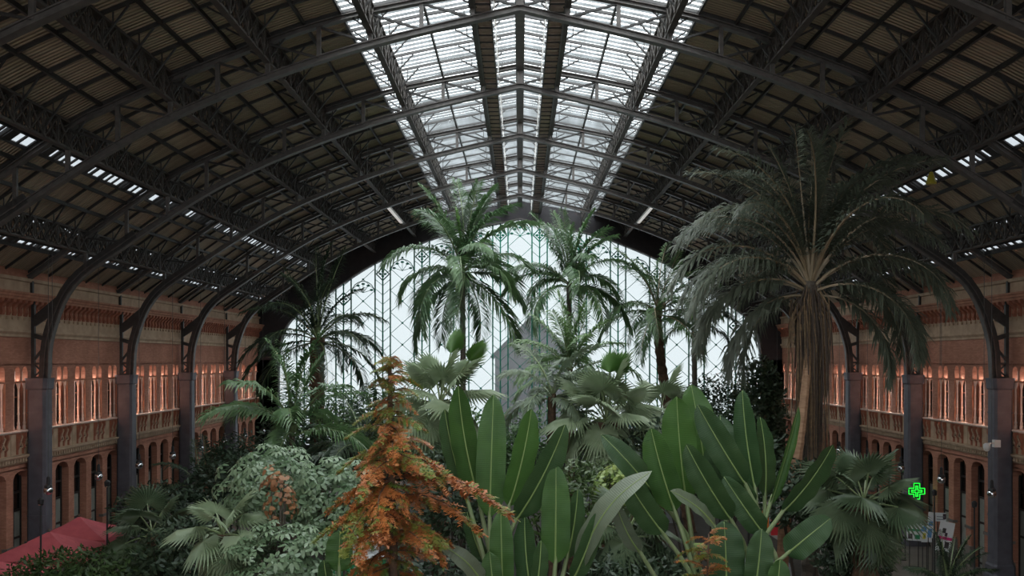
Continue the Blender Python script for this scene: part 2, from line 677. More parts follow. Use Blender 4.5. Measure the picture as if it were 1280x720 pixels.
m = MB()
y = 30.0
rungs = []
for s, side in ((-1, 'left'), (1, 'right')):
    t = thing('catwalk', 'narrow maintenance catwalk hung on the %s side of the ridge beam' % side, 'catwalk')
    z = ZE + 13.42
    m = MB()
    y = YBACK
    while y < YEND - .5:
        m.box(s * 1.42 - .27, s * 1.42 + .27, y, y + .40, z, z + .03)
        y += .42
    tag(m.build('deck_boards', 'catwalk_wood', t), kind='stuff')
    for dx in (-.3, .3):
        m = MB()
        m.bar((s * 1.42 + dx, YBACK, z), (s * 1.42 + dx, YEND, z), 0.06, 0.12)
        m.build('side_rail', 'iron_light', t)
    m = MB()
    m.bar((s * 1.02, YBACK, z + .7), (s * 1.02, YEND, z + .7), 0.04, 0.04)
    y = YBACK
    while y < YEND:
        m.bar((s * 1.02, y, z), (s * 1.02, y, z + .72), 0.04, 0.04)
        y += 2
    m.build('handrail', 'white_metal', t)
    m = MB()
    y = YBACK
    while y < YEND - .5:
        m.bar((s * 1.42 - .3, y, z - .05), (s * 1.42 + .3, y, z - .05), 0.045, 0.05)
        y += .84
    tag(m.build('rungs', 'iron', t), kind='stuff')

for s, side in ((-1, 'left'), (1, 'right')):
    for (a, b), w in zip(slots, ('upper', 'middle', 'lower')):
        t = thing('slot_skylight', 'narrow %s strip of louvred roof lights above the %s wall' % (w, side), 'skylight')
        m = MB()
        m.quad([(s * a, YBACK, roof(a)), (s * b, YBACK, roof(b)), (s * b, YEND, roof(b)), (s * a, YEND, roof(a))])
        m.build('glazing', 'slot_glass', t)
        m = MB()
        y = YBACK
        random.seed(int(a * 100))
        while y < YEND:
            w_ = random.choice((.12, .12, .2, .5))
            m.bar((s * a, y, roof(a) - .05), (s * b, y, roof(b) - .05), w_, 0.06)
            y += random.choice((.6, .6, .75))
        for x in (a, b):
            m.bar((s * x, YBACK, roof(x) - .06), (s * x, YEND, roof(x) - .06), .08, .12)
        tag(m.build('louvre_bars', 'iron', t), kind='stuff')

# ------------------------------------------------------------------ brick side walls
MODS = [34.65 + 2 * k for k in range(26)]
Y0M = MODS[0] - 1
COLON = MB()
COLON.lathe([(.085, 7.62), (.085, 7.80), (.06, 7.86), (.075, 7.95), (.048, 8.05), (.05, 8.35), (.068, 8.40), (.05, 8.46), (.045, 9.6), (.06, 9.66), (.095, 9.85), (.095, 9.93)], 8)


def wall(s, side):
    def wb(m, u0, u1, d0, d1, z0, z1, mi=0):
        xa, xb = s * (24 + d0), s * (24 + d1)
        m.box(min(xa, xb), max(xa, xb), u0, u1, z0, z1, mi)

    def wq(m, pts, mi=0):
        P = [(s * (24 + d), u, z) for u, d, z in pts]
        m.quad(P if s > 0 else P[::-1], mi)

    def arch_head(m, c, hw, zs, zc, ztop, depth, n=6):
        """solid above an arched opening between c-hw and c+hw"""
        A = []
        for i in range(n + 1):
            t = -1 + 2 * i / n
            A.append((c + hw * t, zs + (zc - zs) * math.sqrt(max(0, 1 - t * t))))
        for (u0, z0), (u1, z1) in zip(A, A[1:]):
            wq(m, [(u0, 0, z0), (u1, 0, z1), (u1, 0, ztop), (u0, 0, ztop)])
            wq(m, [(u0, 0, z0), (u0, depth, z0), (u1, depth, z1), (u1, 0, z1)])

    m = MB()
    wb(m, YBACK, Y0M, 0, .9, 0, 15.6)
    wb(m, Y0M, YEND, 0, .9, 10.75, 15.6)          # upper brick field
    wb(m, Y0M, YEND, 0, .9, 5.75, 7.6)             # floor band
    for c in MODS:
        wb(m, c + .70, c + 1.30, 0, .9, 0, 5.8)    # lower pier
        wb(m, c + .66, c + 1.34, 0, .9, 7.55, 10.8)
        arch_head(m, c, .70, 5.30, 5.66, 5.8, .5, 8)
        for o in (-.33, .33):
            arch_head(m, c + o, .25, 10.42, 10.68, 10.78, .3, 6)
        wb(m, c - .66, c - .58, 0, .5, 9.9, 10.8)
        wb(m, c + .58, c + .66, 0, .5, 9.9, 10.8)
        wb(m, c - .08, c + .08, 0, .5, 9.9, 10.8)
    wb(m, MODS[0] - 1, MODS[0] - .63, 0, .9, 0, 10.8)
    w = tag(m.build('wall_' + side, 'brick'), kind='structure')

    # mouldings: profile pulled along the wall
    def mould(name, prof, material):
        m = MB()
        P = [(s * (24 + d), z) for d, z in prof]
        m.prism(P if s < 0 else P[::-1], YBACK, YEND)
        return m.build(name, material, w)

    mould('eave_frieze', [(0, 14.2), (-.12, 14.2), (-.12, 14.75), (-.22, 14.8), (-.22, 14.95), (0, 14.95)], 'stone_tan')
    mould('cornice', [(0, 13.86), (-.42, 13.86), (-.45, 13.95), (-.52, 14.0), (-.52, 14.08), (-.6, 14.14), (-.6, 14.22), (0, 14.22)], 'terracotta')
    mould('band_course', [(0, 12.46), (-.05, 12.46), (-.05, 12.9), (0, 12.9)], 'stone_tan')
    mould('moulding', [(0, 12.1), (-.08, 12.1), (-.08, 12.22), (-.18, 12.34), (-.18, 12.46), (0, 12.46)], 'stone_tan')
    mould('string_course', [(0, 6.3), (-.22, 6.3), (-.28, 6.38), (-.28, 6.46), (0, 6.46)], 'stone_tan')
    mould('lower_moulding', [(0, 6.02), (-.06, 6.02), (-.1, 6.1), (0, 6.1)], 'stone_tan')
    mould('sill_course', [(0, 7.5), (-.12, 7.5), (-.2, 7.56), (-.2, 7.62), (0, 7.62)], 'salmon_stone')
    mould('transom_course', [(0, 9.9), (-.05, 9.9), (-.05, 9.96), (0, 9.96)], 'terracotta')

    m = MB()
    y = Y0M
    while y < YEND - .3:
        # S-shaped corbel under the cornice
        P = [(0, 13.1), (-.1, 13.1), (-.16, 13.25), (-.12, 13.45), (-.22, 13.62), (-.38, 13.72), (-.42, 13.86), (0, 13.86)]
        P = [(s * (24 + d), z) for d, z in P]
        m.prism(P if s < 0 else P[::-1], y + .12, y + .36)
        y += .5
    tag(m.build('corbels', 'corbel_red', w), kind='stuff')
    m = MB()
    wb(m, Y0M, YEND, -.03, 0, 12.88, 13.88)
    m.build('corbel_backing', 'stone_tan', w)
    m = MB()
    y = Y0M
    while y < YEND - .3:
        wb(m, y + .1, y + .27, -.1, 0, 12.92, 13.06)
        wb(m, y + .05, y + .15, -.2, 0, 6.12, 6.3)
        wb(m, y + .3, y + .4, -.2, 0, 6.12, 6.3)
        y += .5
    tag(m.build('dentils', 'stone_tan', w), kind='stuff')

    # frieze panels below the upper windows
    m = MB()
    wb(m, -.98, .98, -.06, 0, 6.46, 7.5)
    for u in (-.5, 0, .5):
        P = [(-.06, 6.5), (-.12, 6.5), (-.12, 6.7), (-.19, 6.85), (-.15, 7.0), (-.2, 7.15), (-.26, 7.3), (-.26, 7.5), (-.06, 7.5)]
        P = [(s * (24 + d), z) for d, z in P]
        m.prism(P if s < 0 else P[::-1], u - .055, u + .055, 1)  # darker red puts the consoles' shadow outlines into the colour
    for u in (-.25, .25):
        for a, b in ((1, 1), (1, -1)):
            m.bar((s * 23.90, u - .18, 7.08 - .25 * b), (s * 23.90, u + .18, 7.08 + .25 * b), .06, .08, up=(1, 0, 0), mi=0)
        for z in (6.8, 7.36):
            wb(m, u - .2, u + .2, -.12, 0, z - .02, z + .02, 0)
        wb(m, u - .19, u + .19, -.066, 0, 6.82, 7.34, 2)  # flat black square, shade of a recess put in as colour
    for z in (6.56, 7.42):
        wb(m, .6, .95, -.08, 0, z - .02, z + .02)
        wb(m, -.95, -.6, -.08, 0, z - .02, z + .02)
    fr = m.mesh('frieze_panel', ['stone_tan', 'corbel_red', 'band_black'])
    for c in MODS:
        obj('frieze_panel', fr, w, (0, c, 0))
    # plinths at the foot of the piers
    m = MB()
    wb(m, .66, 1.34, -.1, .2, 0, 1.1)
    wb(m, .66, 1.34, -.06, .2, 2.0, 2.15)
    pl = m.mesh('plinth', 'floor_stone')
    for c in MODS:
        obj('plinth', pl, w, (0, c, 0))

    # windows: three colonettes, transom, sill, panes, arched niches
    col_me = COLON.mesh('colonette', 'salmon_stone', True)
    m = MB()
    wb(m, -.58, .58, .1, .3, 9.9, 9.97)
    wb(m, -.58, .58, .04, .3, 9.93, 9.96)
    tr_me = m.mesh('transom', 'terracotta')
    m = MB()
    wb(m, -.6, .6, -.05, .42, 7.55, 7.63)
    sill_me = m.mesh('sill', 'salmon_stone')
    m = MB()
    wb(m, -.66, .66, .42, .46, 7.6, 9.9)
    pane_me = m.mesh('pane', 'window_glass')
    m = MB()
    for u in (-.64, 0, .64):
        wb(m, u - .035, u + .035, .36, .42, 7.6, 9.9)
    for z in (7.66, 9.2, 9.86):
        wb(m, -.62, .62, .37, .42, z - .03, z + .03)
    frame_me = m.mesh('window_frame', 'corbel_red')
    m = MB()
    wb(m, -.62, .62, .24, .3, 9.95, 10.75)
    niche_me = m.mesh('arch_niche', 'salmon_stone')
    m = MB()
    for u in (-.64, .64):
        wb(m, u - .025, u + .025, .0, .42, 7.6, 9.9)
    jamb_me = m.mesh('jamb', 'terracotta')
    for i, c in enumerate(MODS):
        n = i + 1 + (0 if s < 0 else len(MODS))
        wn = tag(obj('window_%d' % n, None, None, (0, c, 0)), kind='structure')
        for u in (-.52, 0, .52):
            obj('colonette', col_me, wn, (s * 24.13, u, 0))
        for nm, me in (('transom', tr_me), ('sill', sill_me), ('pane', pane_me), ('window_frame', frame_me), ('arch_niche', niche_me), ('jamb', jamb_me)):
            obj(nm, me, wn)
        lo = bpy.data.objects.new('added_niche_light', LIGHT_NICHE)  # added uplight to brighten the niche, no real fixture
        COL.objects.link(lo)
        lo.parent = wn
        lo.location = (s * 24.12, 0, 9.99)
        lo.rotation_euler = (0, math.pi + s * math.radians(10), 0)
        # added strip light, no real fixture, brightening the colonettes from the near reveal
        lo = bpy.data.objects.new('added_reveal_light', LIGHT_DIM if (c - 45.3) % 10 > 9 else LIGHT_UP)
        COL.objects.link(lo)
        lo.parent = wn
        lo.location = (s * 24.02, -.605, 8.75)
        lo.rotation_euler = (math.pi / 2, 0, math.pi - s * math.radians(12))
    # ground floor doorways
    m = MB()
    wb(m, -.72, .72, .46, .5, 3.75, 5.7)
    tg = m.mesh('transom_glass', 'dark_glass')
    m = MB()
    wb(m, -.72, .72, .42, .5, 0, 3.7)
    dl = m.mesh('door_leaf', 'door_pale')
    m = MB()
    for u in (-.68, 0, .68):
        wb(m, u - .04, u + .04, .36, .44, 0, 5.4)
    for z in (.25, 2.4, 3.72, 4.6):
        wb(m, -.63, .63, .37, .45, z - .05, z + .05)
    df = m.mesh('door_frame', 'iron')
    for i, c in enumerate(MODS):
        n = i + 1 + (0 if s < 0 else len(MODS))
        dn = tag(obj('door_%d' % n, None, None, (0, c, 0)), kind='structure')
        for nm, me in (('transom_glass', tg), ('door_leaf', dl), ('door_frame', df)):
            obj(nm, me, dn)


def area(name, sx, sy, power, color):
    l = bpy.data.lights.new(name, 'AREA')
    l.shape = 'RECTANGLE'
    l.size, l.size_y = sx, sy
    l.energy = power
    l.color = color
    return l


LIGHT_UP = area('added_reveal_light', .06, 2.2, 20, (1.0, .92, .86))  # lights added to brighten the upper windows
LIGHT_DIM = area('dim_added_reveal_light', .06, 2.2, 6, (1.0, .92, .86))
LIGHT_NICHE = area('added_niche_light', .05, 1.0, 2.8, (1.0, .92, .86))
wall(-1, 'left')
wall(1, 'right')
m = MB()
m.box(-25, 25, YBACK - .5, YBACK, 0, 4.0)
for x in (-25, 22):
    m.box(x, x + 3, YBACK - .5, YBACK, 4, 17)
for i in range(11):
    x = -22 + 4.4 * i
    m.box(x - .1, x + .1, YBACK - .4, YBACK - .1, 4, roof(x) - .1)
for z in (9, 14, 19):
    m.box(-22, 22, YBACK - .4, YBACK - .1, z - .08, z + .08)
wback = tag(m.build('wall_back', 'brick'), kind='structure')
for i in range(10):
    xa, xb = -22 + 4.4 * i, -17.6 + 4.4 * i
    m = MB()
    m.quad([(xa, YBACK - .2, 4), (xb, YBACK - .2, 4), (xb, YBACK - .2, roof(xb)), (xa, YBACK - .2, roof(xa))])
    m.build('pane', 'rear_fill_glass', wback)  # glazing added behind the camera to let in frontal light

# ------------------------------------------------------------------ glazed end wall
m = MB()
xs = [x for x, z in both(INN)]
xs = sorted(set([round(x, 3) for x in xs] + [-24.2, -23, 23, 24.2]))
pin = [(x, inn(x) if abs(x) < 22.2 else 0) for x in xs]
for (xa, xb) in zip(xs, xs[1:]):
    if xa >= 22.2 or xb <= -22.2:
        za = zb = 0
    else:
        za, zb = inn(xa), inn(xb)
    P = [(xa, za), (xb, zb), (xb, roof(xb) + .3), (xa, roof(xa) + .3)]
    n = len(m.v)
    m.v += [(x, YEND - .35, z) for x, z in P] + [(x, YEND + .35, z) for x, z in P]
    for f in ((0, 1, 2, 3), (7, 6, 5, 4), (0, 4, 5, 1), (3, 2, 6, 7)):
        m.f.append(tuple(n + i for i in f))
        m.m.append(0)
m.box(-24.3, -22.15, YEND - .35, YEND + .35, 0, ZE)
m.box(22.15, 24.3, YEND - .35, YEND + .35, 0, ZE)
m.box(-22.2, 22.2, YEND - .2, YEND + .2, 0, 3.2)
wend = tag(m.build('wall_end', 'band_black'), kind='structure')
m = MB()
sweep(m, [(x, z) for x, z in both(INN)], .42, .0, .1)
o = m.build('arch_trim', 'iron_light', wend)
o.location.y = YEND

TRI = [-19.8 + 3.6 * i for i in range(12)]
BARX = []
for c in TRI:
    BARX += [c - .7, c, c + .7]
BARX = [x for x in BARX if abs(x) < 22]
for x in BARX:
    m = MB()
    m.bar((0, 0, 3.2 - 3.2), (0, 0, inn(x) - 3.2), .10, .12)
    obj('mullion', m.mesh('mullion', 'mullion_green'), wend, (x, YEND - .1, 3.2))
lat, stud = MB(), MB()
yb = YEND - .08


def lbar(x0, z0, x1, z1, w=.045):
    for k in range(5):
        t = k / 4
        if lerp(z0, z1, t) > inn(lerp(x0, x1, t)) - .05 or abs(lerp(x0, x1, t)) > 22.1:
            return
    lat.bar((x0, yb, z0), (x1, yb, z1), w, .04, up=(0, 1, 0))


for i, c in enumerate(TRI):
    z = 3.2
    while z < 24.5:
        lbar(c - .7, z + .6, c, z)
        lbar(c, z, c + .7, z + .6)
        z += .86
    if i < len(TRI) - 1:
        x0, x1 = c + .7, c + 2.9
        z = 3.4
        while z < 24:
            zm = z + 1.0
            xm = (x0 + x1) / 2
            for a, b in (((x0, z), (xm, zm)), ((xm, zm), (x1, z)), ((x0, z + 2), (xm, zm)), ((xm, zm), (x1, z + 2))):
                lbar(*a, *b)
            if zm < inn(xm) - .2:
                stud.lathe([(.02, -.1), (.1, -.06), (.1, .06), (.02, .1)], 6, (xm, yb, zm))
            z += 2.0
    # ornament heads
    zt = inn(abs(c) + .75) - .9
    if zt > 4 and abs(c) < 21:
        for a0 in range(4):
            p = [(c + .6 * math.cos(a0 * math.pi / 2), zt + .6 * math.sin(a0 * math.pi / 2)), (c + .6 * math.cos((a0 + 1) * math.pi / 2), zt + .6 * math.sin((a0 + 1) * math.pi / 2))]
            lat.bar((p[0][0], yb, p[0][1]), (p[1][0], yb, p[1][1]), .1, .06, up=(0, 1, 0))
        for dx, dz in ((.22, 0), (-.22, 0), (0, .22), (0, -.22)):
            stud.lathe([(.03, -.1), (.13, -.06), (.13, .06), (.03, .1)], 6, (c + dx, yb, zt + dz))
    xm = c + 1.8
    if abs(xm) < 20.5:
        zc = inn(abs(xm) + 1.1) - 1.3
        for k in range(8):
            a, b = math.pi * k / 8, math.pi * (k + 1) / 8
            lat.bar((xm + 1.05 * math.cos(a), yb, zc + 1.05 * math.sin(a)), (xm + 1.05 * math.cos(b), yb, zc + 1.05 * math.sin(b)), .07, .06, up=(0, 1, 0))
        for k in range(5):
            a = math.pi * (k + .5) / 5
            stud.lathe([(.03, -.1), (.16, -.06), (.16, .06), (.03, .1)], 6, (xm + .8 * math.cos(a), yb, zc + .8 * math.sin(a)))
            lat.bar((xm, yb, zc), (xm + .7 * math.cos(a), yb, zc + .7 * math.sin(a)), .04, .05, up=(0, 1, 0))
tag(lat.build('diagonal_lattice', 'mullion_green', wend), kind='stuff')
tag(stud.build('studs', 'mullion_green', wend), kind='stuff')
# panes between the mullions
BX = [-22.2] + BARX + [22.2]
nz = 5
for xa, xb in zip(BX, BX[1:]):
    zs = min(inn(xa), inn(xb))
    rows = 5
    for k in range(rows):
        z0, z1 = 3.2 + (zs - 3.2) * k / rows, 3.2 + (zs - 3.2) * (k + 1) / rows
        m = MB()
        t0, t1 = z1 - z0, z1 - z0
        if k == rows - 1:
            t0, t1 = inn(xa) - z0 + (.9 if abs(xa) < 20.4 else 2.2), inn(xb) - z0 + (.9 if abs(xb) < 20.4 else 2.2)
        m.quad([(0, 0, 0), (xb - xa, 0, 0), (xb - xa, 0, t1), (0, 0, t0)])
        obj('pane', m.mesh('pane', 'end_glass'), wend, (xa, YEND, z0))

# ------------------------------------------------------------------ plant materials
def leafmat(name, a, b, rough=.45, trans=.25, scale=1.5, rnd=.8, spec=.5):
    return mat(name, a, b, rough=rough, trans=trans, scale=scale, rnd=rnd, spec=spec)


leafmat('leaf_royal', (.085, .16, .07), (.145, .245, .10), rough=.4)
leafmat('leaf_fresh', (.13, .26, .05), (.10, .21, .05))
leafmat('leaf_mid', (.13, .23, .08), (.20, .30, .13))
leafmat('leaf_date', (.10, .12, .085), (.16, .18, .13), rough=.42)
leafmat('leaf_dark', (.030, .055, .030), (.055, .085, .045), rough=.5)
leafmat('leaf_grey', (.15, .20, .13), (.21, .26, .17), rough=.42)
leafmat('leaf_fan', (.23, .30, .17), (.35, .42, .27), rough=.4)
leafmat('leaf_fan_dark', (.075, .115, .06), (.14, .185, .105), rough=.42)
leafmat('leaf_schefflera', (.12, .195, .10), (.27, .36, .22), rough=.35, spec=.6)
leafmat('leaf_hedge', (.045, .085, .025), (.085, .135, .04))
leafmat('leaf_yellow', (.35, .42, .12), (.20, .30, .08))
leafmat('leaf_dry', (.42, .20, .09), (.30, .13, .06))
leafmat('banana_green', (.068, .145, .034), (.048, .105, .028), rough=.4, trans=.3, spec=.28)
leafmat('banana_dark', (.035, .075, .028), (.050, .095, .035), rough=.4, trans=.15, spec=.28)
leafmat('banana_grey', (.16, .19, .13), (.12, .15, .095), rough=.4, trans=.1)
leafmat('cypress_rust', (.58, .21, .06), (.38, .125, .04), trans=.2, scale=2.2)
leafmat('cypress_green', (.16, .27, .05), (.24, .24, .05), trans=.2, scale=2.2)
mat('midrib', (.22, .30, .10), rough=.4)
mat('petiole_green', (.20, .27, .12), (.27, .32, .17), rough=.4, scale=3)
mat('petiole_tan', (.33, .24, .15), (.26, .20, .12), rough=.5, scale=3)
mat('trunk_brown', (.15, .085, .05), (.07, .042, .028), rough=.9, scale=7, bump=.8)
mat('trunk_grey', (.14, .115, .09), (.09, .075, .06), rough=.85, scale=5, bump=.5, stretch=(1, 1, 4))
mat('trunk_pink', (.42, .25, .15), (.30, .17, .10), rough=.8, scale=4, bump=.4, stretch=(1, 1, 3))
mat('fibre', (.30, .20, .11), (.17, .11, .07), rough=.8, scale=6)
mat('fibre_dark', (.12, .09, .07), (.08, .06, .05), rough=.9, scale=6)
mat('stem_dark', (.05, .04, .03), rough=.9)

# fine ribs across the banana leaves
for nm in ('banana_green', 'banana_dark', 'banana_grey'):
    N, L = MATS[nm].node_tree.nodes, MATS[nm].node_tree.links
    tc = N.new('ShaderNodeTexCoord')
    wv = N.new('ShaderNodeTexWave')
    wv.bands_direction = 'Y'
    wv.inputs['Scale'].default_value = 8
    wv.inputs['Distortion'].default_value = 1.6
    wv.inputs['Detail Scale'].default_value = .8
    bp = N.new('ShaderNodeBump')
    bp.inputs['Strength'].default_value = .25
    bp.inputs['Distance'].default_value = .012
    L.new(tc.outputs['Object'], wv.inputs['Vector'])
    L.new(wv.outputs[1], bp.inputs['Height'])
    L.new(bp.outputs[0], N['Principled BSDF'].inputs['Normal'])

G = 2.399963


# ------------------------------------------------------------------ leaves
def frond_mesh(L, nl, ll, a0, a1, leaf, stalk, seed, wid=.055, pet=.16, droop=.45, pw=1.2, plume=0.0):
    """feather frond growing along +x from the origin: rachis and two rows of leaflets"""
    rn = random.Random(seed)
    m = MB()
    K = 14
    pts, tan = [Vector((0, 0, 0))], []
    for i in range(K):
        a = math.radians(lerp(a0, a1, ((i + .5) / K) ** pw))
        d = Vector((math.cos(a), 0, math.sin(a)))
        tan.append(d)
        pts.append(pts[-1] + d * L / K)
    m.tube(pts, [lerp(.045, .006, i / K) * max(1, L / 4) for i in range(K + 1)], 4, 1, False)
    for i in range(nl):
        t = pet + (1 - pet) * (i + rn.random() * .6) / nl
        k = min(K - 1, int(t * K))
        p = pts[k].lerp(pts[k + 1], t * K - k)
        d = tan[k]
        up = Vector((-d.z, 0, d.x))
        u = (t - pet) / (1 - pet)
        ln = ll * (.45 + .55 * math.sin(math.pi * min(1, u * .75 + .18))) * rn.uniform(.85, 1.1)
        b = math.radians(lerp(68, 30, u))
        for s in (-1, 1):
            lift = rn.uniform(-.1, .35) + plume * rn.uniform(-1, 1)
            q = (d * math.cos(b) + Vector((0, s, 0)) * math.sin(b) + up * lift).normalized()
            w = wid * (1 if u < .8 else .7)
            sd = q.cross(Vector((0, 0, 1)))
            sd = (sd.normalized() if sd.length > .1 else Vector((0, 1, 0))) * w * .5
            tw = up * w * .3
            md = p + q * ln * .5 + Vector((0, 0, -1)) * ln * droop * .16
            tip = p + q * ln * .92 + Vector((0, 0, -1)) * ln * droop * rn.uniform(.7, 1.2)
            n = len(m.v)
            m.v += [tuple(p - sd * .4), tuple(p + sd * .4), tuple(md + sd + tw), tuple(md - sd - tw), tuple(tip)]
            m.f += [(n, n + 1, n + 2, n + 3), (n + 3, n + 2, n + 4)]
            m.m += [0, 0]
    return m.mesh('frond', [leaf, stalk])


def fan_mesh(pl, R, leaf, stalk, seed, nseg=34, spread=150, arch=25, cone=.25, tipdroop=.25, split=.6):
    """fan leaf along +x: bare stalk, then a pleated fan with split tips"""
    rn = random.Random(seed)
    m = MB()
    pts = []
    p = Vector((0, 0, 0))
    for i in range(6):
        pts.append(p.copy())
        a = math.radians(-arch * i / 5)
        p = p + Vector((math.cos(a), 0, math.sin(a))) * pl / 5
    m.tube(pts, [.035, .03, .028, .026, .024, .022], 4, 1, False)
    a = math.radians(-arch * 1.3)
    X = Vector((math.cos(a), 0, math.sin(a)))
    Z = Vector((-X.z, 0, X.x))
    Yv = Vector((0, 1, 0))
    h = pts[-1]
    n0 = len(m.v)
    m.v.append(tuple(h))
    ring, mids = [], []
    for i in range(2 * nseg + 1):
        th = math.radians(lerp(-spread, spread, i / (2 * nseg)))
        rr = R * (.80 + .20 * math.cos(th * .6)) * split
        fold = (.035 if i % 2 else -.035) * R
        q = h + (X * math.cos(th) + Yv * math.sin(th)) * rr + Z * (fold - cone * rr * (.3 + abs(math.sin(th)) * .7))
        ring.append(len(m.v))
        m.v.append(tuple(q))
    for i in range(2 * nseg):
        m.f.append((n0, ring[i], ring[i + 1]))
        m.m.append(0)
    for i in range(nseg):
        th = math.radians(lerp(-spread, spread, (2 * i + 1) / (2 * nseg)))
        rr = R * (.80 + .20 * math.cos(th * .6)) * rn.uniform(.9, 1.08)
        c = h + (X * math.cos(th) + Yv * math.sin(th)) * rr + Z * (-cone * rr * (.3 + abs(math.sin(th)) * .7)) + Vector((0, 0, -tipdroop * R * rn.uniform(.5, 1.3)))
        k = len(m.v)
        m.v.append(tuple(c))
        m.f += [(ring[2 * i], k, ring[2 * i + 1]), (ring[2 * i + 1], k, ring[2 * i + 2])]
        m.m += [0, 0]
    return m.mesh('fan_leaf', [leaf, stalk])


def trunk_mesh(name, H, r0, r1, material, seed, lean=(0, 0), rings=True, k=10):
    rn = random.Random(seed)
    m = MB()
    n = max(6, int(H / (.28 if rings else .6)))
    pts, rad = [], []
    for i in range(n + 1):
        t = i / n
        pts.append((lean[0] * (1 - t) ** 1.5 + .04 * math.sin(t * 7 + seed), lean[1] * (1 - t) ** 1.5, H * t))
        rad.append(lerp(r0, r1, t) * (1.0 + (.10 if i % 2 else -.06) * (1 if rings else .3)) * rn.uniform(.95, 1.05))
    m.tube(pts, rad, k)
    return m.mesh(name, material, not rings)


def feather_palm(label, crown, Lf, n, leaf, stalk, seed, trunk=(.22, .18, 'trunk_grey'), ll=None, nl=52, lean=(0, 0), elev=None, wid=.055,
                 droop=.45, spear=None, shaft=None, name='palm_tree', group=None, plume=.1, pet=.14):
    """crown is the world point where the fronds leave the trunk; trunk goes down to the floor"""
    rn = random.Random(seed)
    t = thing(name, label, 'palm', (crown.x, crown.y, 0), 0, group)
    H = crown.z
    obj('trunk', trunk_mesh('trunk', H, trunk[0], trunk[1], trunk[2], seed, lean), t)
    if shaft:
        m = MB()
        m.lathe([(trunk[1] * .95, -1.3), (trunk[1] * 1.1, -.9), (trunk[1] * .8, -.2), (trunk[1] * .35, .35)], 8, (0, 0, H))
        m.build('crownshaft', shaft, t, True)
    ll = ll or Lf * .2
    elev = elev or [(82, 35), (66, -15), (48, -50), (25, -75), (0, -85)]
    ms = [frond_mesh(Lf, nl, ll, a, b, leaf, stalk, seed * 10 + i, wid, droop=droop, plume=plume, pet=pet) for i, (a, b) in enumerate(elev)]
    for i in range(n):
        v = min(len(ms) - 1, int(i / n * len(ms)))
        o = obj('frond', ms[v], t, (0, 0, H - .15 * v * .5), (rn.uniform(-.25, .25), rn.uniform(-.14, .14), i * G + rn.uniform(-.25, .25)), rn.uniform(.82, 1.06))
    if spear:
        me = frond_mesh(Lf * .62, 40, ll * .5, 88, 78, spear, stalk, seed + 77, wid, droop=-.1)
        obj('spear_leaf', me, t, (0, 0, H), (0, 0, seed))
    return t


def fan_palm(label, crown, pl, R, n, leaf, stalk, seed, trunk=(.3, .26, 'trunk_brown'), lean=(0, 0), lo=-45, hi=80, nseg=30, name='fan_palm', skirt=0, tipdroop=.25):
    rn = random.Random(seed)
    t = thing(name, label, 'palm', (crown.x, crown.y, 0))
    H = crown.z
    obj('trunk', trunk_mesh('trunk', H, trunk[0], trunk[1], trunk[2], seed, lean), t)
    ms = [fan_mesh(pl, R, leaf, stalk, seed * 7 + i, nseg, 135 + 12 * i, 12 + 16 * i, .15 + .1 * i, tipdroop * (.6 + .5 * i)) for i in range(4)]
    for i in range(n):
        u = i / max(1, n - 1)
        el = lerp(hi, lo, u ** .85) + rn.uniform(-8, 8)
        o = obj('fan_leaf', ms[min(3, int(u * 4))], t, (0, 0, H + .1 - .3 * u), (rn.uniform(-.5, .5), -math.radians(el), i * G + rn.uniform(-.3, .3)), rn.uniform(.8, 1.1))
    return t


# ------------------------------------------------------------------ big-leaved plants
def blade_obj(parent, B, T, w, face, bow, leaf, seed, vee=.25, roll=0.0, curl=0.0):
    """paddle leaf blade from B to T (local to the plant), upper side towards `face`; midrib is its sub-part"""
    rn = random.Random(seed)
    B, T = Vector(B), Vector(T)
    Yv = (T - B)
    L = Yv.length
    Yv.normalize()
    Xv = Yv.cross(Vector(face)).normalized()
    Zv = Xv.cross(Yv).normalized()
    rot = Matrix((Xv, Yv, Zv)).transposed().to_4x4()
    if roll:
        rot = rot @ Matrix.Rotation(roll, 4, 'Y')
    m = MB()
    K, J = 20, 3
    mid = []
    ph = rn.uniform(0, 6)
    for i in range(K + 1):
        t = i / K
        wd = w * .5 * (min(1, (t * 6) ** .6) if t < .16 else 1) * (max(0, 1 - ((t - .5) / .5) ** 2.6) ** .62 if t > .5 else 1)
        wd = max(wd, .012)
        zc = -bow * L * 4 * (t - .5) ** 2 + bow * L - curl * L * max(0, t - .55) ** 2 * 4
        yc_ = L * t
        mid.append((0, yc_, zc + .006))
        for j in range(-J, J + 1):
            u = j / J
            x = wd * u
            rip = .035 * w * math.sin(t * 23 + ph + (2 if u > 0 else 0)) * abs(u) ** 2
            z = zc + vee * wd * abs(u) ** .9 - .25 * vee * wd * u * u * 2 + rip
            m.v.append((x, yc_ + .02 * abs(u) * w + .012 * rn.uniform(-1, 1) * abs(u), z))
    k = 2 * J + 1
    for i in range(K):
        for j in range(k - 1):
            a = i * k + j
            m.f.append((a, a + 1, a + k + 1, a + k))
            m.m.append(0)
    b = obj('leaf', m.mesh('leaf', leaf, True), parent)
    b.matrix_local = Matrix.Translation(B) @ rot
    m = MB()
    m.tube(mid, [lerp(.024, .005, i / K) for i in range(K + 1)], 5)
    m2 = obj('midrib', m.mesh('midrib', 'midrib', True), b)
    return b


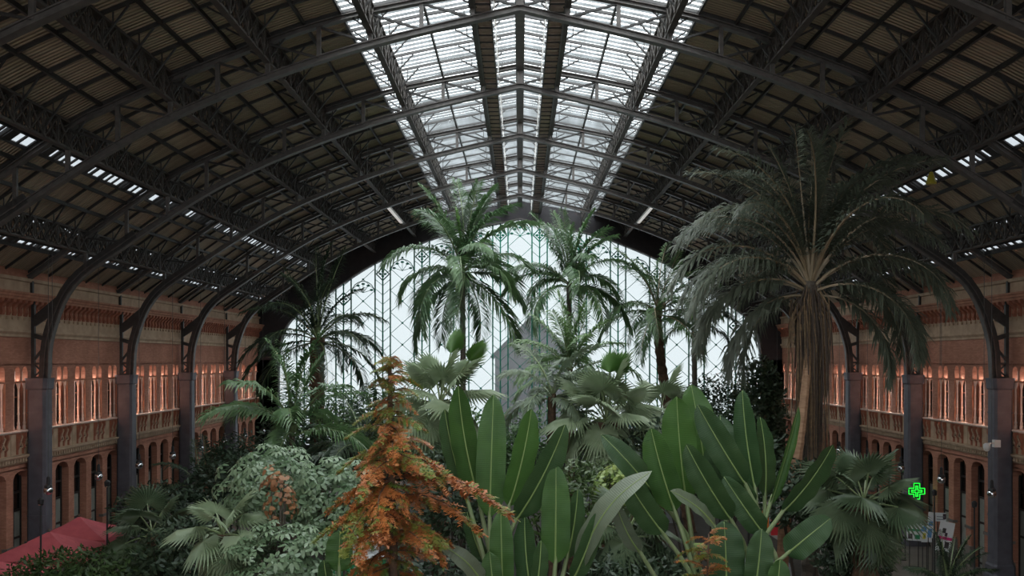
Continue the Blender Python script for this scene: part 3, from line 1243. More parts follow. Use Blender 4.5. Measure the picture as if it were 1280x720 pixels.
def big_leaf_plant(label, root, leaves, seed, name='banana_plant', stalkm='petiole_green'):
    """leaves: (tip, base, width, material, face, bow, vee, roll, curl) with world points"""
    rn = random.Random(seed)
    t = thing(name, label, 'plant', root)
    R = Vector(root)
    hub = Vector((0, 0, max(.5, min((Vector(l[1]).z for l in leaves)) - 3.0)))
    m = MB()
    m.tube([(0, 0, 0), (0.05, 0, hub.z * .5), (0, 0, hub.z), (0, 0, hub.z + .6)], [.32, .27, .24, .1], 9)
    m.build('trunk', 'trunk_grey', t, True)
    for i, (T, B, w, mt, face, bow, vee, roll, curl) in enumerate(leaves):
        T, B = Vector(T) - R, Vector(B) - R
        blade_obj(t, B, T, w, face, bow, mt, seed * 50 + i, vee, roll, curl)
        d = (T - B).normalized()
        m = MB()
        c1 = hub.lerp(B, .6) + Vector((0, 0, .3))
        P = catmull([hub + Vector((rn.uniform(-.15, .15), rn.uniform(-.15, .15), 0)), c1.lerp(B - d * (B - c1).length * .9, .6), B, B + d * .25], 4)
        m.tube(P, [lerp(.07, .028, k / (len(P) - 1)) for k in range(len(P))], 6)
        m.build('petiole', stalkm, t, True)
    return t


# ------------------------------------------------------------------ shrubs
def palmate_mesh(nf, ll, w, leaf, seed):
    rn = random.Random(seed)
    m = MB()
    for i in range(nf):
        a = 2 * math.pi * i / nf + rn.uniform(-.15, .15)
        l = ll * rn.uniform(.8, 1.1)
        d = Vector((math.cos(a), math.sin(a), 0))
        s = Vector((-d.y, d.x, 0)) * w * .5
        dr = rn.uniform(.15, .5)
        p0, p1, p2, p3 = d * .06, d * l * .4 + Vector((0, 0, .03)), d * l * .75 + Vector((0, 0, -dr * l * .25)), d * l + Vector((0, 0, -dr * l * .7))
        n = len(m.v)
        m.v += [tuple(p0), tuple(p1 - s), tuple(p1 + s), tuple(p2 - s * .9), tuple(p2 + s * .9), tuple(p3)]
        m.f += [(n, n + 1, n + 2), (n + 1, n + 3, n + 4, n + 2), (n + 3, n + 5, n + 4)]
        m.m += [0, 0, 0]
    return m.mesh('leaf', leaf)


def blob_points(rn, n, rx, ry, rz, shell=.45):
    out = []
    while len(out) < n:
        v = Vector((rn.uniform(-1, 1), rn.uniform(-1, 1), rn.uniform(-1, 1)))
        l = v.length
        if shell < l < 1 and v.z > -.75:
            out.append((Vector((v.x * rx, v.y * ry, v.z * rz)), v / l))
    return out


def cluster_shrub(label, c, rx, ry, rz, n, leaf, seed, ll=.32, w=.11, nf=8, name='shrub', dry=0, cat='shrub'):
    """shrub of large hand-shaped leaves, each leaf an object"""
    rn = random.Random(seed)
    t = thing(name, label, cat, (c.x, c.y, 0))
    ms = [palmate_mesh(nf, ll, w, leaf, seed + i) for i in range(3)]
    m = MB()
    tops = blob_points(rn, 7, rx * .5, ry * .5, rz * .5, .3)
    for p, v in tops:
        q = Vector((0, 0, c.z)) + p
        m.tube([(rn.uniform(-.2, .2), rn.uniform(-.2, .2), 0), (q.x * .5, q.y * .5, q.z * .6), tuple(q)], [.06, .045, .02], 5)
    m.build('stems', 'trunk_grey', t)
    for p, v in blob_points(rn, n, rx, ry, rz):
        d = (v + Vector((0, -.35, .75))).normalized()
        e = d.to_track_quat('Z', 'Y').to_euler()
        o = obj('leaf', rn.choice(ms), t, Vector((0, 0, c.z)) + p, e, rn.uniform(.7, 1.25))
    return t


def leaf_mass(n, rx, ry, rz, ll, w, leaf, seed, shell=.35, up=.5, hang=0.0):
    rn = random.Random(seed)
    m = MB()
    for p, v in blob_points(rn, n, rx, ry, rz, shell):
        d = Vector((rn.uniform(-1, 1), rn.uniform(-1, 1), rn.uniform(-.6, .8) - hang)).normalized()
        nrm = (v + Vector((rn.uniform(-.6, .6), rn.uniform(-.6, .6), up))).normalized()
        s = d.cross(nrm)
        if s.length < .1:
            continue
        s.normalize()
        l, ww = ll * rn.uniform(.7, 1.3), w * .5
        k = len(m.v)
        m.v += [tuple(p), tuple(p + d * l * .5 + s * ww), tuple(p + d * l), tuple(p + d * l * .5 - s * ww)]
        m.f.append((k, k + 1, k + 2, k + 3))
        m.m.append(0)
    return m


def leafy_shrub(label, c, rx, ry, rz, n, leaf, seed, ll=.22, w=.09, name='shrub', up=.5, hang=0, cat='shrub', group=None):
    rn = random.Random(seed)
    t = thing(name, label, cat, (c.x, c.y, 0), 0, group)
    m = MB()
    for i in range(6):
        a = i * G
        m.tube([(.1 * math.cos(a), .1 * math.sin(a), 0), (rx * .3 * math.cos(a), ry * .3 * math.sin(a), c.z * .6), (rx * .6 * math.cos(a), ry * .6 * math.sin(a), c.z + rz * .3)], [.06, .04, .015], 5)
    m.build('stems', 'stem_dark', t)
    mm = leaf_mass(n, rx, ry, rz, ll, w, leaf, seed, up=up, hang=hang)
    o = tag(mm.build('foliage', leaf, t), kind='stuff')
    o.location.z = c.z
    return t


# ------------------------------------------------------------------ rust-coloured conifer
def spray_mesh(L, seed, mats, dens=1.0):
    """conifer branch along +x with drooping feathery twigs"""
    rn = random.Random(seed)
    m = MB()
    K = 10
    pts = []
    for i in range(K + 1):
        t = i / K
        pts.append(Vector((L * t, .05 * L * math.sin(3 * t + seed), L * (.10 * math.sin(math.pi * t) - .16 * t * t))))
    m.tube(pts, [lerp(.028, .006, i / K) for i in range(K + 1)], 4, 2)
    nt = int(34 * dens)
    for i in range(nt):
        t = .12 + .88 * (i + rn.random()) / nt
        k = min(K - 1, int(t * K))
        p = pts[k].lerp(pts[k + 1], t * K - k)
        side = 1 if i % 2 else -1
        a = math.radians(rn.uniform(35, 70)) * side
        tl = L * lerp(.42, .10, t) * rn.uniform(.6, 1.1)
        d = Vector((math.cos(a), math.sin(a), rn.uniform(-.35, .12))).normalized()
        mi = 1 if rn.random() < .22 else 0
        q = p + d * tl + Vector((0, 0, -.2 * tl))
        nn = max(7, int(tl / .030))
        for j in range(nn):
            u = j / nn
            b = p.lerp(q, u) + Vector((0, 0, .06 * tl * math.sin(math.pi * u)))
            for s in (-1, 1):
                nd = (d * .55 + d.cross(Vector((0, 0, 1))) * s + Vector((0, 0, rn.uniform(-.7, .35)))).normalized()
                nl = .085 * rn.uniform(.7, 1.2) * (1 - .5 * u)
                sd = d * .013
                v = len(m.v)
                e = b + nd * nl
                m.v += [tuple(b - sd), tuple(b + sd), tuple(e + sd * .6), tuple(e - sd * .6)]
                m.f.append((v, v + 1, v + 2, v + 3))
                m.m.append(mi)
    # brush along the branch itself
    for j in range(int(L / .02)):
        t = rn.uniform(.15, 1)
        k = min(K - 1, int(t * K))
        b = pts[k].lerp(pts[k + 1], t * K - k)
        nd = Vector((rn.uniform(.1, .8), rn.uniform(-1, 1), rn.uniform(-.8, .6))).normalized()
        e = b + nd * .10
        sd = Vector((.014, 0, 0))
        v = len(m.v)
        m.v += [tuple(b - sd), tuple(b + sd), tuple(e + sd), tuple(e - sd)]
        m.f.append((v, v + 1, v + 2, v + 3))
        m.m.append(0 if rn.random() < .75 else 1)
    return m.mesh('branch', mats)

# ------------------------------------------------------------------ planting beds
m = MB()
pts = [(-14.5, 9), (14.5, 9), (15.5, 30), (15, 60), (10, 78), (-10, 78), (-15, 60), (-15.5, 30)]
n = len(pts)
m.v = [(x, y, 0.01) for x, y in pts] + [(x, y, .45) for x, y in pts]
m.f = [tuple(range(n, 2 * n))] + [(i, (i + 1) % n, n + (i + 1) % n, n + i) for i in range(n)]
m.m = [0] * (n + 1)
tag(m.build('planting_bed', 'soil'), 'raised planting bed of dark soil under the palms', 'planting bed')

# ------------------------------------------------------------------ tall feather palms
ROYAL = [(86, 50), (70, 0), (52, -45), (32, -78), (8, -86), (-25, -89)]
feather_palm('tall royal palm left of centre with long drooping fronds before the glazed wall', at(578, 336, 52), 5.3, 28, 'leaf_royal', 'petiole_green', 3,
             (.18, .14, 'trunk_grey'), ll=1.25, nl=84, elev=ROYAL, spear='leaf_fresh', shaft='leaf_fresh', wid=.085, droop=.4)
feather_palm('tall royal palm right of centre with a bright upright spear leaf', at(712, 352, 55), 4.9, 22, 'leaf_royal', 'petiole_green', 11,
             (.18, .14, 'trunk_grey'), ll=1.15, nl=80, elev=[(86, 55), (74, 15), (55, -35), (35, -70), (8, -80)], spear='leaf_fresh', shaft='leaf_fresh', wid=.08, droop=.5)
feather_palm('arching palm behind the fan palm with leaning brown trunk', at(822, 388, 57), 4.6, 22, 'leaf_royal', 'petiole_tan', 17,
             (.34, .28, 'trunk_brown'), ll=.95, nl=58, lean=(2.2, 0), elev=[(84, 40), (66, -10), (45, -55), (20, -80), (-5, -85)], wid=.075)
feather_palm('dark slim palm beside the right end of the glazed wall', at(868, 400, 66), 4.4, 14, 'leaf_dark', 'petiole_green', 23,
             (.22, .18, 'trunk_grey'), ll=.95, nl=54, wid=.08)
feather_palm('bright young feather palm in front of the central royal palms', at(712, 462, 42), 3.5, 18, 'leaf_mid', 'petiole_green', 29,
             (.2, .17, 'trunk_brown'), ll=.85, nl=52, elev=[(86, 62), (76, 30), (60, -10), (40, -45), (15, -60)], spear='leaf_fresh', wid=.075)
feather_palm('pale arching palm left of the central fan palm', at(690, 492, 36), 2.7, 12, 'leaf_grey', 'petiole_green', 31,
             (.18, .16, 'trunk_brown'), ll=.75, nl=48, elev=[(70, 10), (50, -30), (30, -60), (10, -75)], wid=.07)
feather_palm('shaggy brown-trunked palm at the left edge of the glazed wall', at(397, 422, 60), 6.1, 26, 'leaf_dark', 'petiole_green', 37,
             (.52, .46, 'trunk_brown'), ll=1.1, nl=60, elev=[(86, 60), (72, 20), (52, -30), (25, -65), (0, -80)], wid=.08)
feather_palm('broad-fronded palm between the shrub and the left columns', at(366, 538, 34), 3.6, 17, 'leaf_royal', 'petiole_green', 41,
             (.12, .1, 'trunk_grey'), ll=.9, nl=40, elev=[(86, 50), (70, -5), (50, -40), (28, -60)], wid=.085, name='palm_tree')
feather_palm('dark low palm behind the rust-coloured conifer', at(452, 560, 40), 3.6, 14, 'leaf_dark', 'petiole_green', 43,
             (.2, .17, 'trunk_brown'), ll=.95, nl=44, elev=[(78, 20), (60, -20), (40, -50), (15, -70)], wid=.085)
feather_palm('small dark palm low between the left columns', at(250, 612, 46), 3.0, 13, 'leaf_dark', 'petiole_green', 47,
             (.16, .14, 'trunk_grey'), ll=.8, nl=40, wid=.085)
feather_palm('dark spiky palm at the foot of the right arcade', at(1185, 728, 30), 1.7, 18, 'leaf_dark', 'petiole_green', 53,
             (.16, .14, 'trunk_brown'), ll=.42, nl=44, elev=[(84, 60), (68, 25), (45, -5), (20, -40)], wid=.045)

# big date palm on the right with its skirt of fibres
dc = at(1013, 352, 36)
dp = feather_palm('tallest palm with a huge drooping grey-green crown and hanging brown fibres', dc, 5.6, 0, 'leaf_date', 'petiole_tan', 61,
                  (.34, .26, 'trunk_grey'), name='date_palm')
rn = random.Random(5)
DATE = [frond_mesh(L, 120, 1.0, a, b, 'leaf_date', 'petiole_tan', 600 + i, .06, pet=.2, droop=.4, pw=pw, plume=.5) for i, (L, a, b, pw) in enumerate(
    [(6.2, 90, 62, 1.6), (6.8, 80, 0, 1.6), (7.0, 68, -45, 1.5), (6.8, 52, -75, 1.2), (5.8, 34, -88, 1.0), (5.0, 20, -95, .8)])]
# (yaw in degrees: 0 points right, 180 left, 270 to the camera)
spots = [(0, 80), (0, 260), (0, 190), (0, 20), (0, 310), (1, 165), (1, 200), (1, 235), (1, 20), (1, 330), (1, 60), (1, 120), (2, 180), (2, 150), (2, 215),
         (2, 350), (2, 15), (2, 40), (2, 100), (2, 300), (1, 180), (1, 350), (2, 165), (2, 200), (2, 0), (3, 172), (3, 195), (3, 205), (3, 182), (3, 140), (3, 355), (3, 25), (3, 330), (3, 70), (3, 110), (4, 185), (4, 345), (4, 15), (4, 160), (4, 320), (5, 178), (5, 350), (5, 130)]
for v, yaw in spots:
    obj('frond', DATE[v], dp, (0, 0, dc.z - .12 * v), (rn.uniform(-.2, .2), rn.uniform(-.1, .1), math.radians(yaw + rn.uniform(-8, 8))), rn.uniform(.88, 1.05))
m = MB()
m2 = MB()
for i in range(420):
    a = rn.uniform(0, 2 * math.pi)
    r = .20 + rn.random() ** 1.5 * .62
    z = dc.z - rn.uniform(.1, 1.2)
    l = 1.2 + 6.8 * rn.random() ** 1.4
    P = [(r * .5 * math.cos(a), r * .5 * math.sin(a), z), (r * .95 * math.cos(a), r * .95 * math.sin(a), z - .5), (r * 1.05 * math.cos(a + .1), r * 1.05 * math.sin(a + .1), z - l * .5),
         (r * rn.uniform(.5, 1.3) * math.cos(a + .2), r * rn.uniform(.5, 1.3) * math.sin(a + .2), z - l)]
    (m if rn.random() < .5 else m2).tube(P, [.02, .032, .026, .01], 3, 0, False)
tag(m.build('fibre_skirt', 'fibre', dp), kind='stuff')
tag(m2.build('dark_fibre_skirt', 'fibre_dark', dp), kind='stuff')

# ------------------------------------------------------------------ fan palms
fp1 = fan_palm('large fan palm with thick shaggy trunk in the middle of the garden', at(757, 528, 35), 1.35, 1.25, 30, 'leaf_fan', 'petiole_green', 71, (.62, .5, 'trunk_brown'), lo=-50, hi=86, nseg=34)
fp2 = fan_palm('pale fan palm behind the tall paddle leaves', at(550, 508, 32), 1.3, 1.1, 22, 'leaf_fan', 'petiole_green', 73, (.3, .26, 'trunk_brown'), lo=-35, hi=88, nseg=32)
fan_palm('fan palm in the right foreground with a ragged brown trunk', at(1080, 630, 26), 1.0, .98, 26, 'leaf_fan_dark', 'petiole_green', 79, (.36, .34, 'trunk_brown'), lo=-60, hi=80, nseg=34)
fan_palm('small bright fan palm in the left foreground', at(278, 668, 25), .75, .85, 12, 'leaf_fan', 'petiole_green', 83, (.2, .18, 'trunk_brown'), lo=-15, hi=65, nseg=30)
fan_palm('shadowed grey fan palm beside the red parasols', at(190, 668, 33), 1.0, .95, 16, 'leaf_fan_dark', 'petiole_green', 89, (.25, .22, 'trunk_brown'), lo=-55, hi=75, nseg=30)
fan_palm('low fan palm between the two clumps of paddle leaves', at(786, 668, 21), .8, .8, 13, 'leaf_fan_dark', 'petiole_green', 97, (.18, .16, 'trunk_brown'), lo=-20, hi=70, nseg=28)
fan_palm('small fan palm right of the central fan palm', at(826, 520, 44), 1.3, 1.2, 16, 'leaf_fan', 'petiole_green', 101, (.25, .22, 'trunk_brown'), lo=-40, hi=80, nseg=28)

fresh = fan_mesh(1.55, .85, 'leaf_fresh', 'petiole_green', 5, 26, 75, 4, .05, .02, .66)
for o_, H_, rot in ((fp2, at(550, 508, 32).z, (.2, -1.38, .3)), (fp2, at(550, 508, 32).z, (-.3, -1.0, -.1)), (fp1, at(757, 528, 35).z, (.1, -1.5, .5)), (fp1, at(757, 528, 35).z, (.6, -1.35, -.2))):
    obj('young_leaf', fresh, o_, (0, 0, H_ + .1), rot, 1.15)

# slender pink trunk beside the date palm
t = thing('slender_trunk', 'bare pinkish tree trunk leaning beside the date palm', 'tree')
b0 = at(992, 600, 34.4)
t.location = (b0.x, b0.y, 0)
m = MB()
P = [at(982, 640, 34.4), at(992, 600, 34.4), at(1000, 545, 34.5), at(1005, 500, 34.9), at(1009, 455, 35.6), at(1012, 400, 36)]
P = [Vector((P[0].x - .3, P[0].y, 0))] + P
P = [p - Vector((b0.x, b0.y, 0)) for p in catmull(P, 6)]
m.tube(P, [lerp(.24, .13, i / (len(P) - 1)) * (1.05 if i % 2 else .97) for i in range(len(P))], 8)
m.build('trunk', 'trunk_pink', t)

# ------------------------------------------------------------------ paddle-leaved clumps
C = (0, -1, .35)
LFT, RGT = (-.6, -1, .3), (.6, -1, .3)
Gn, Dk, Gy = 'banana_green', 'banana_dark', 'banana_grey'


def PL(tx, ty, bx, by, w, mt, Y, dy=0.0, face=C, bow=.05, vee=.3, roll=0.0, curl=0.0):
    s = Y / F
    return (at(tx, ty, Y + dy), at(bx, by, Y), w * s, mt, face, bow, vee, roll, curl)


big_leaf_plant('clump of tall upright green paddle leaves at the centre', (at(655, 720, 19).x, 19.3, .45), [
    PL(556, 512, 580, 610, 27, Dk, 19.5, .3, LFT),
    PL(573, 483, 598, 622, 38, Gn, 19.2, .2, LFT),
    PL(617, 494, 612, 648, 37, Gn, 18.9, .2, C),
    PL(664, 512, 636, 634, 35, Gn, 18.8, .1, RGT),
    PL(706, 531, 645, 650, 36, Dk, 18.5, -.2, (.5, -1, .0), .07, .3),
    PL(695, 582, 694, 706, 36, Gn, 18.3, 0, C),
    PL(722, 612, 708, 700, 26, Dk, 18.7, .2, RGT),
    PL(626, 640, 628, 735, 30, Gn, 18.2, 0, C),
    PL(656, 646, 664, 740, 32, Dk, 18.4, .2, LFT),
    PL(676, 676, 668, 745, 24, Dk, 18.0, 0, RGT),
    PL(803, 586, 722, 712, 34, Gy, 18.2, -.5, (-.5, -.8, .7), .10, .35, 0, .15),
    PL(748, 640, 716, 725, 26, Dk, 18.1, -.2, (.3, -1, 0), .06, .5),
    PL(556, 680, 604, 732, 24, Gy, 17.6, -.4, (-.3, -.7, .8), .14, .3, 0, .2),
    PL(612, 690, 618, 750, 26, Gn, 17.8, 0, C),
    PL(584, 640, 606, 705, 22, Dk, 19.6, .3, LFT),
], 5)
big_leaf_plant('spreading clump of broad paddle leaves right of centre', (at(915, 720, 20).x, 20.4, .45), [
    PL(755, 545, 822, 622, 30, Dk, 19.6, -.3, (-.4, -.8, .6), .08, .4, 0, .1),
    PL(814, 536, 844, 640, 40, Gn, 19.3, .1, LFT),
    PL(846, 496, 858, 626, 46, Gn, 19.8, .2, LFT, .04, .2),
    PL(864, 482, 884, 604, 44, Gn, 20.4, .4, C, .04, .2),
    PL(900, 520, 905, 600, 36, Dk, 20.9, .4, C),
    PL(858, 556, 914, 650, 36, Dk, 19.2, -.2, (-.7, -.8, .5), .06, .45),
    PL(872, 506, 932, 606, 36, Dk, 19.5, 0, (-.6, -.8, .5), .06, .45),
    PL(838, 614, 894, 660, 27, Gy, 18.8, -.4, (-.3, -.6, .9), .08, .3),
    PL(782, 598, 830, 668, 36, Dk, 18.9, -.2, LFT, .05, .3),
    PL(928, 488, 944, 612, 30, Dk, 20.0, .2, (-.7, -.9, .2)),
    PL(950, 522, 956, 622, 30, Dk, 20.2, .2, RGT),
    PL(998, 508, 962, 632, 15, Gn, 19.6, 0, RGT, .02, 1.3),
    PL(1041, 556, 978, 640, 40, Dk, 19.3, -.2, (.5, -.8, -.2), .05, .35),
    PL(1038, 648, 982, 694, 36, Dk, 19.0, -.2, (.3, -.7, .6), .07, .3),
    PL(952, 662, 944, 735, 34, Dk, 18.6, 0, C),
    PL(905, 652, 908, 735, 46, Dk, 18.8, 0, C, .04, .2),
    PL(975, 700, 968, 760, 30, Gn, 18.4, 0, C),
    PL(884, 560, 940, 640, 38, Dk, 19.9, .2, (-.5, -.9, .3), .06, .4),
    PL(905, 596, 955, 668, 30, Dk, 19.1, 0, (-.5, -.9, .3), .06, .4),
    PL(770, 630, 800, 690, 22, Gy, 18.6, -.4, LFT, .1, .3),
], 9)
big_leaf_plant('round dark paddle leaf standing left of the conifer trunk', (at(425, 720, 20).x, 20.6, .45), [
    PL(425, 664, 424, 716, 34, Gn, 20.0, 0, C, .03, .15),
    PL(405, 700, 415, 745, 24, Dk, 20.0, 0, LFT),
], 13, name='canna_plant')

# ------------------------------------------------------------------ conifer
cx = at(490, 600, 16.8)
con = thing('conifer_tree', 'rust-brown conifer with drooping feathery branches and green tips', 'conifer', (cx.x, cx.y, 0))
top = at(484, 452, 16.8).z
obj('trunk', trunk_mesh('trunk', top, .2, .03, 'trunk_brown', 4, rings=False), con)
BR = [spray_mesh(1.5, i, ['cypress_rust' if i < 4 else 'cypress_green', 'cypress_green' if i < 4 else 'cypress_rust', 'trunk_brown'], 1.25) for i in range(6)]
rn = random.Random(8)
px2m = 16.8 / F
nb = 84
for i in range(nb):
    u = (i + .5) / nb
    py = lerp(450, 745, u ** 1.25)
    ln = interp([(450, 12), (475, 34), (520, 46), (560, 70), (600, 88), (640, 98), (690, 76), (735, 60)], py) * px2m * rn.uniform(.75, 1.15)
    green = rn.random() < (.6 if py < 540 else .2)
    obj('branch', BR[rn.choice((4, 5)) if green else rn.choice((0, 1, 2, 3))], con, (0, 0, at(0, py, 16.8).z), (rn.uniform(-.5, .5), rn.uniform(-.25, .35) + (-.3 if py < 500 else .12), i * G + rn.uniform(-.3, .3)), (ln / 1.5, max(.5, ln / 1.5), max(.5, ln / 1.5)))
for (ex, ey), by in (((640, 628), 598), ((412, 656), 622), ((586, 612), 570), ((428, 642), 600), ((604, 655), 620), ((445, 590), 560), ((560, 700), 640), ((440, 690), 640)):
    A, E = at(490, by, 16.8), at(ex, ey, 16.5)
    d = E - A
    ln = d.length
    obj('branch', BR[rn.choice((0, 1, 2))], con, (0, 0, A.z), (0, math.asin(-d.z / ln) - .06, math.atan2(d.y, d.x)), ln / 1.5)

# ------------------------------------------------------------------ shrubs
cluster_shrub('grey-green umbrella-leaved shrub right of the small bright fan palm', at(338, 612, 27), 1.6, 1.4, 1.4, 230, 'leaf_schefflera', 201, .28, .085)
cluster_shrub('umbrella-leaved shrub touching the left side of the conifer', at(418, 625, 26), 1.35, 1.2, 1.3, 210, 'leaf_schefflera', 203, .28, .085)
cluster_shrub('low umbrella-leaved shrub at the bottom left of the conifer', at(355, 705, 24), 1.6, 1.3, 1.1, 210, 'leaf_schefflera', 207, .27, .085)
cluster_shrub('dry brown leaf cluster hanging in the umbrella-leaved shrubs', at(348, 622, 25.0), .5, .3, 1.1, 30, 'leaf_dry', 211, ll=.24, w=.11, nf=4, name='dry_vine', cat='vine')
leafy_shrub('bushy green hedge in front of the red parasols', at(125, 722, 32), 3.4, 1.6, 1.1, 4200, 'leaf_hedge', 221, .26, .10, name='hedge')
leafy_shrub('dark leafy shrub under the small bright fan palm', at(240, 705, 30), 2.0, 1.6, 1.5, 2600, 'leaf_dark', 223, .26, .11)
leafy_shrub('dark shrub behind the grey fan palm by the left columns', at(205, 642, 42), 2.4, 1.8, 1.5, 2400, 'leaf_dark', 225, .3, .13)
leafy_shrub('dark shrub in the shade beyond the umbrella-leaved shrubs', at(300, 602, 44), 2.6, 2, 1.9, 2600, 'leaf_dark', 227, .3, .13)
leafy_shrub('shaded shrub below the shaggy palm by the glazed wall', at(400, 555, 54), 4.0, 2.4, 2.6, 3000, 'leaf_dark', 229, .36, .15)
leafy_shrub('shaded shrub behind the conifer top', at(470, 530, 52), 3.4, 2.4, 2.0, 2600, 'leaf_royal', 231, .36, .15)
leafy_shrub('dense shrub behind the pale fan palm', at(560, 560, 44), 4.2, 2.4, 2.0, 3000, 'leaf_royal', 233, .32, .14)
leafy_shrub('dense shrub behind the central fan palm', at(690, 570, 46), 4.6, 2.4, 2.4, 3200, 'leaf_royal', 235, .32, .14)
leafy_shrub('green shrub right of the tall upright paddle leaves', at(730, 640, 26), 1.6, 1.4, 1.6, 2200, 'leaf_hedge', 237, .22, .09)
cluster_shrub('yellow-green variegated shrub between the two paddle-leaved clumps', at(778, 606, 25), .75, .7, .62, 90, 'leaf_yellow', 239, ll=.2, w=.1, nf=6)
leafy_shrub('small-leaved shrub between conifer and upright paddle leaves', at(565, 620, 25), 1.2, 1.2, 1.6, 1800, 'leaf_dark', 241, .22, .09)
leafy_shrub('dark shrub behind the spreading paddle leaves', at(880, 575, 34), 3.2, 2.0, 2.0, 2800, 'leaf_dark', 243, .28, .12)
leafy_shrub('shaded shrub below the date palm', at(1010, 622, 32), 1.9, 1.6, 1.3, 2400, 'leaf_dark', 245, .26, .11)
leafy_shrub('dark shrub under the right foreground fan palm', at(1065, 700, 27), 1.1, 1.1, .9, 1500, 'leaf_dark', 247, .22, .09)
leafy_shrub('low dark shrub at the bottom between the paddle-leaved clumps', at(800, 730, 20), 1.5, 1.2, .7, 1800, 'leaf_dark', 249, .2, .07)
sx = at(885, 690, 17.3)
sap = thing('conifer_sapling', 'small rust and yellow-green conifer sprays before the spreading clump', 'conifer', (sx.x, sx.y, 0))
obj('trunk', trunk_mesh('trunk', at(0, 668, 17.3).z, .06, .015, 'trunk_brown', 6, rings=False), sap)
for i in range(16):
    ln = rn.uniform(.35, .75)
    obj('branch', BR[rn.choice((0, 1, 4))], sap, (0, 0, at(0, lerp(668, 740, i / 15), 17.3).z), (rn.uniform(-.4, .4), rn.uniform(-.5, .2), i * G), ln / 1.5)
leafy_shrub('column of dark ivy against the right end of the arcade', at(950, 525, 66), 1.9, 1.6, 4.6, 4200, 'leaf_dark', 253, .36, .24, name='ivy_column', cat='ivy')
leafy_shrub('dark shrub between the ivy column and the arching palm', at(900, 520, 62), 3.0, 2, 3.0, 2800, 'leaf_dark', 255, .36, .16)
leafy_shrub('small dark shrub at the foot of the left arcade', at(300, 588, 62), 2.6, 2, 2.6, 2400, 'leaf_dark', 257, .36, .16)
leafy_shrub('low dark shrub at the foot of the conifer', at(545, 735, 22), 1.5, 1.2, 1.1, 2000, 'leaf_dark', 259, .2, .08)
leafy_shrub('green shrub between the conifer and the market stall', at(470, 745, 25), 1.3, 1.0, .8, 1500, 'leaf_hedge', 261, .2, .08)

# ------------------------------------------------------------------ furnishings of the hall
mat('parasol_red', (.62, .13, .15), (.53, .10, .12), rough=.7, scale=2, trans=.15)
mat('chrome', (.75, .77, .80), rough=.08, metal=1.0)
mat('lamp_cap', (.03, .03, .032), rough=.4)
mat('cable', (.10, .095, .09), rough=.6)
mat('neon_green', (.02, 1.0, .06), emit=1.2)
mat('tube_white', (1, .97, .92), emit=.35)
mat('sign_white', (.72, .73, .74), rough=.5)
mat('sign_pink', (.70, .03, .20), rough=.5)
mat('sign_blue', (.10, .25, .50), rough=.5)
mat('sign_dark', (.06, .04, .05), rough=.5)
mat('sign_red', (.60, .03, .04), rough=.5)
mat('sign_green', (.03, .30, .12), rough=.5)
mat('sign_orange', (.85, .22, .03), rough=.5)
mat('sign_yellow', (.75, .65, .05), rough=.5)
mat('lamp_yellow', (.40, .33, .03), rough=.4)
mat('facade_grey', (.16, .15, .17), (.12, .115, .13), rough=.8, scale=1)
mat('counter_grey', (.30, .31, .33), (.22, .23, .25), rough=.6, scale=2)


def parasol(label, x, y, ztop, hw, hz, rz):
    t = thing('parasol', label, 'parasol', (x, y, 0), rz, 'red parasols beside the left arcade')
    m = MB()
    K = 8
    C = [(-hw, -hw), (hw, -hw), (hw, hw), (-hw, hw)]
    for i in range(4):
        a, b = C[i], C[(i + 1) % 4]
        for k in range(K):
            t0, t1 = k / K, (k + 1) / K
            for j in range(4):
                u0, u1 = j / 4, (j + 1) / 4

                def P(t_, u):
                    e = Vector((lerp(a[0], b[0], u), lerp(a[1], b[1], u), 0)) * t_
                    sag = -.10 * math.sin(math.pi * u) * t_ - .06 * math.sin(math.pi * t_)
                    return (e.x, e.y, ztop - hz * t_ + sag)
                m.quad([P(t0, u0), P(t1, u0), P(t1, u1), P(t0, u1)])
        m.quad([(a[0], a[1], ztop - hz), (b[0], b[1], ztop - hz), (b[0], b[1], ztop - hz - .28), (a[0], a[1], ztop - hz - .28)])
    m.build('canopy', 'parasol_red', t, False)
    m = MB()
    m.tube([(0, 0, 0), (0, 0, ztop)], .04, 8)
    m.lathe([(.03, 0), (.07, .05), (.03, .14)], 8, (0, 0, ztop - .02))
    m.build('pole', 'trunk_grey', t)
    m = MB()
    m.box(-.4, .4, -.4, .4, 0, .12)
    m.build('base', 'iron', t)
    for a in C:
        m = MB()
        m.bar((0, 0, ztop - .12), (a[0] * .98, a[1] * .98, ztop - hz - .05), .03, .03)
        m.build('rib', 'trunk_grey', t)


parasol('red square parasol in front of the arcade, its peak in the clear between the doorways', -21.0, 44.2, 3.55, 1.7, .85, .12)
parasol('red square parasol overlapping the one farther back, cut by the slim lamp post', -20.6, 40.6, 3.5, 1.9, .9, .1)
parasol('red parasol of which only one corner shows at the bottom left edge', -20.3, 35.4, 3.4, 1.9, .8, .15)

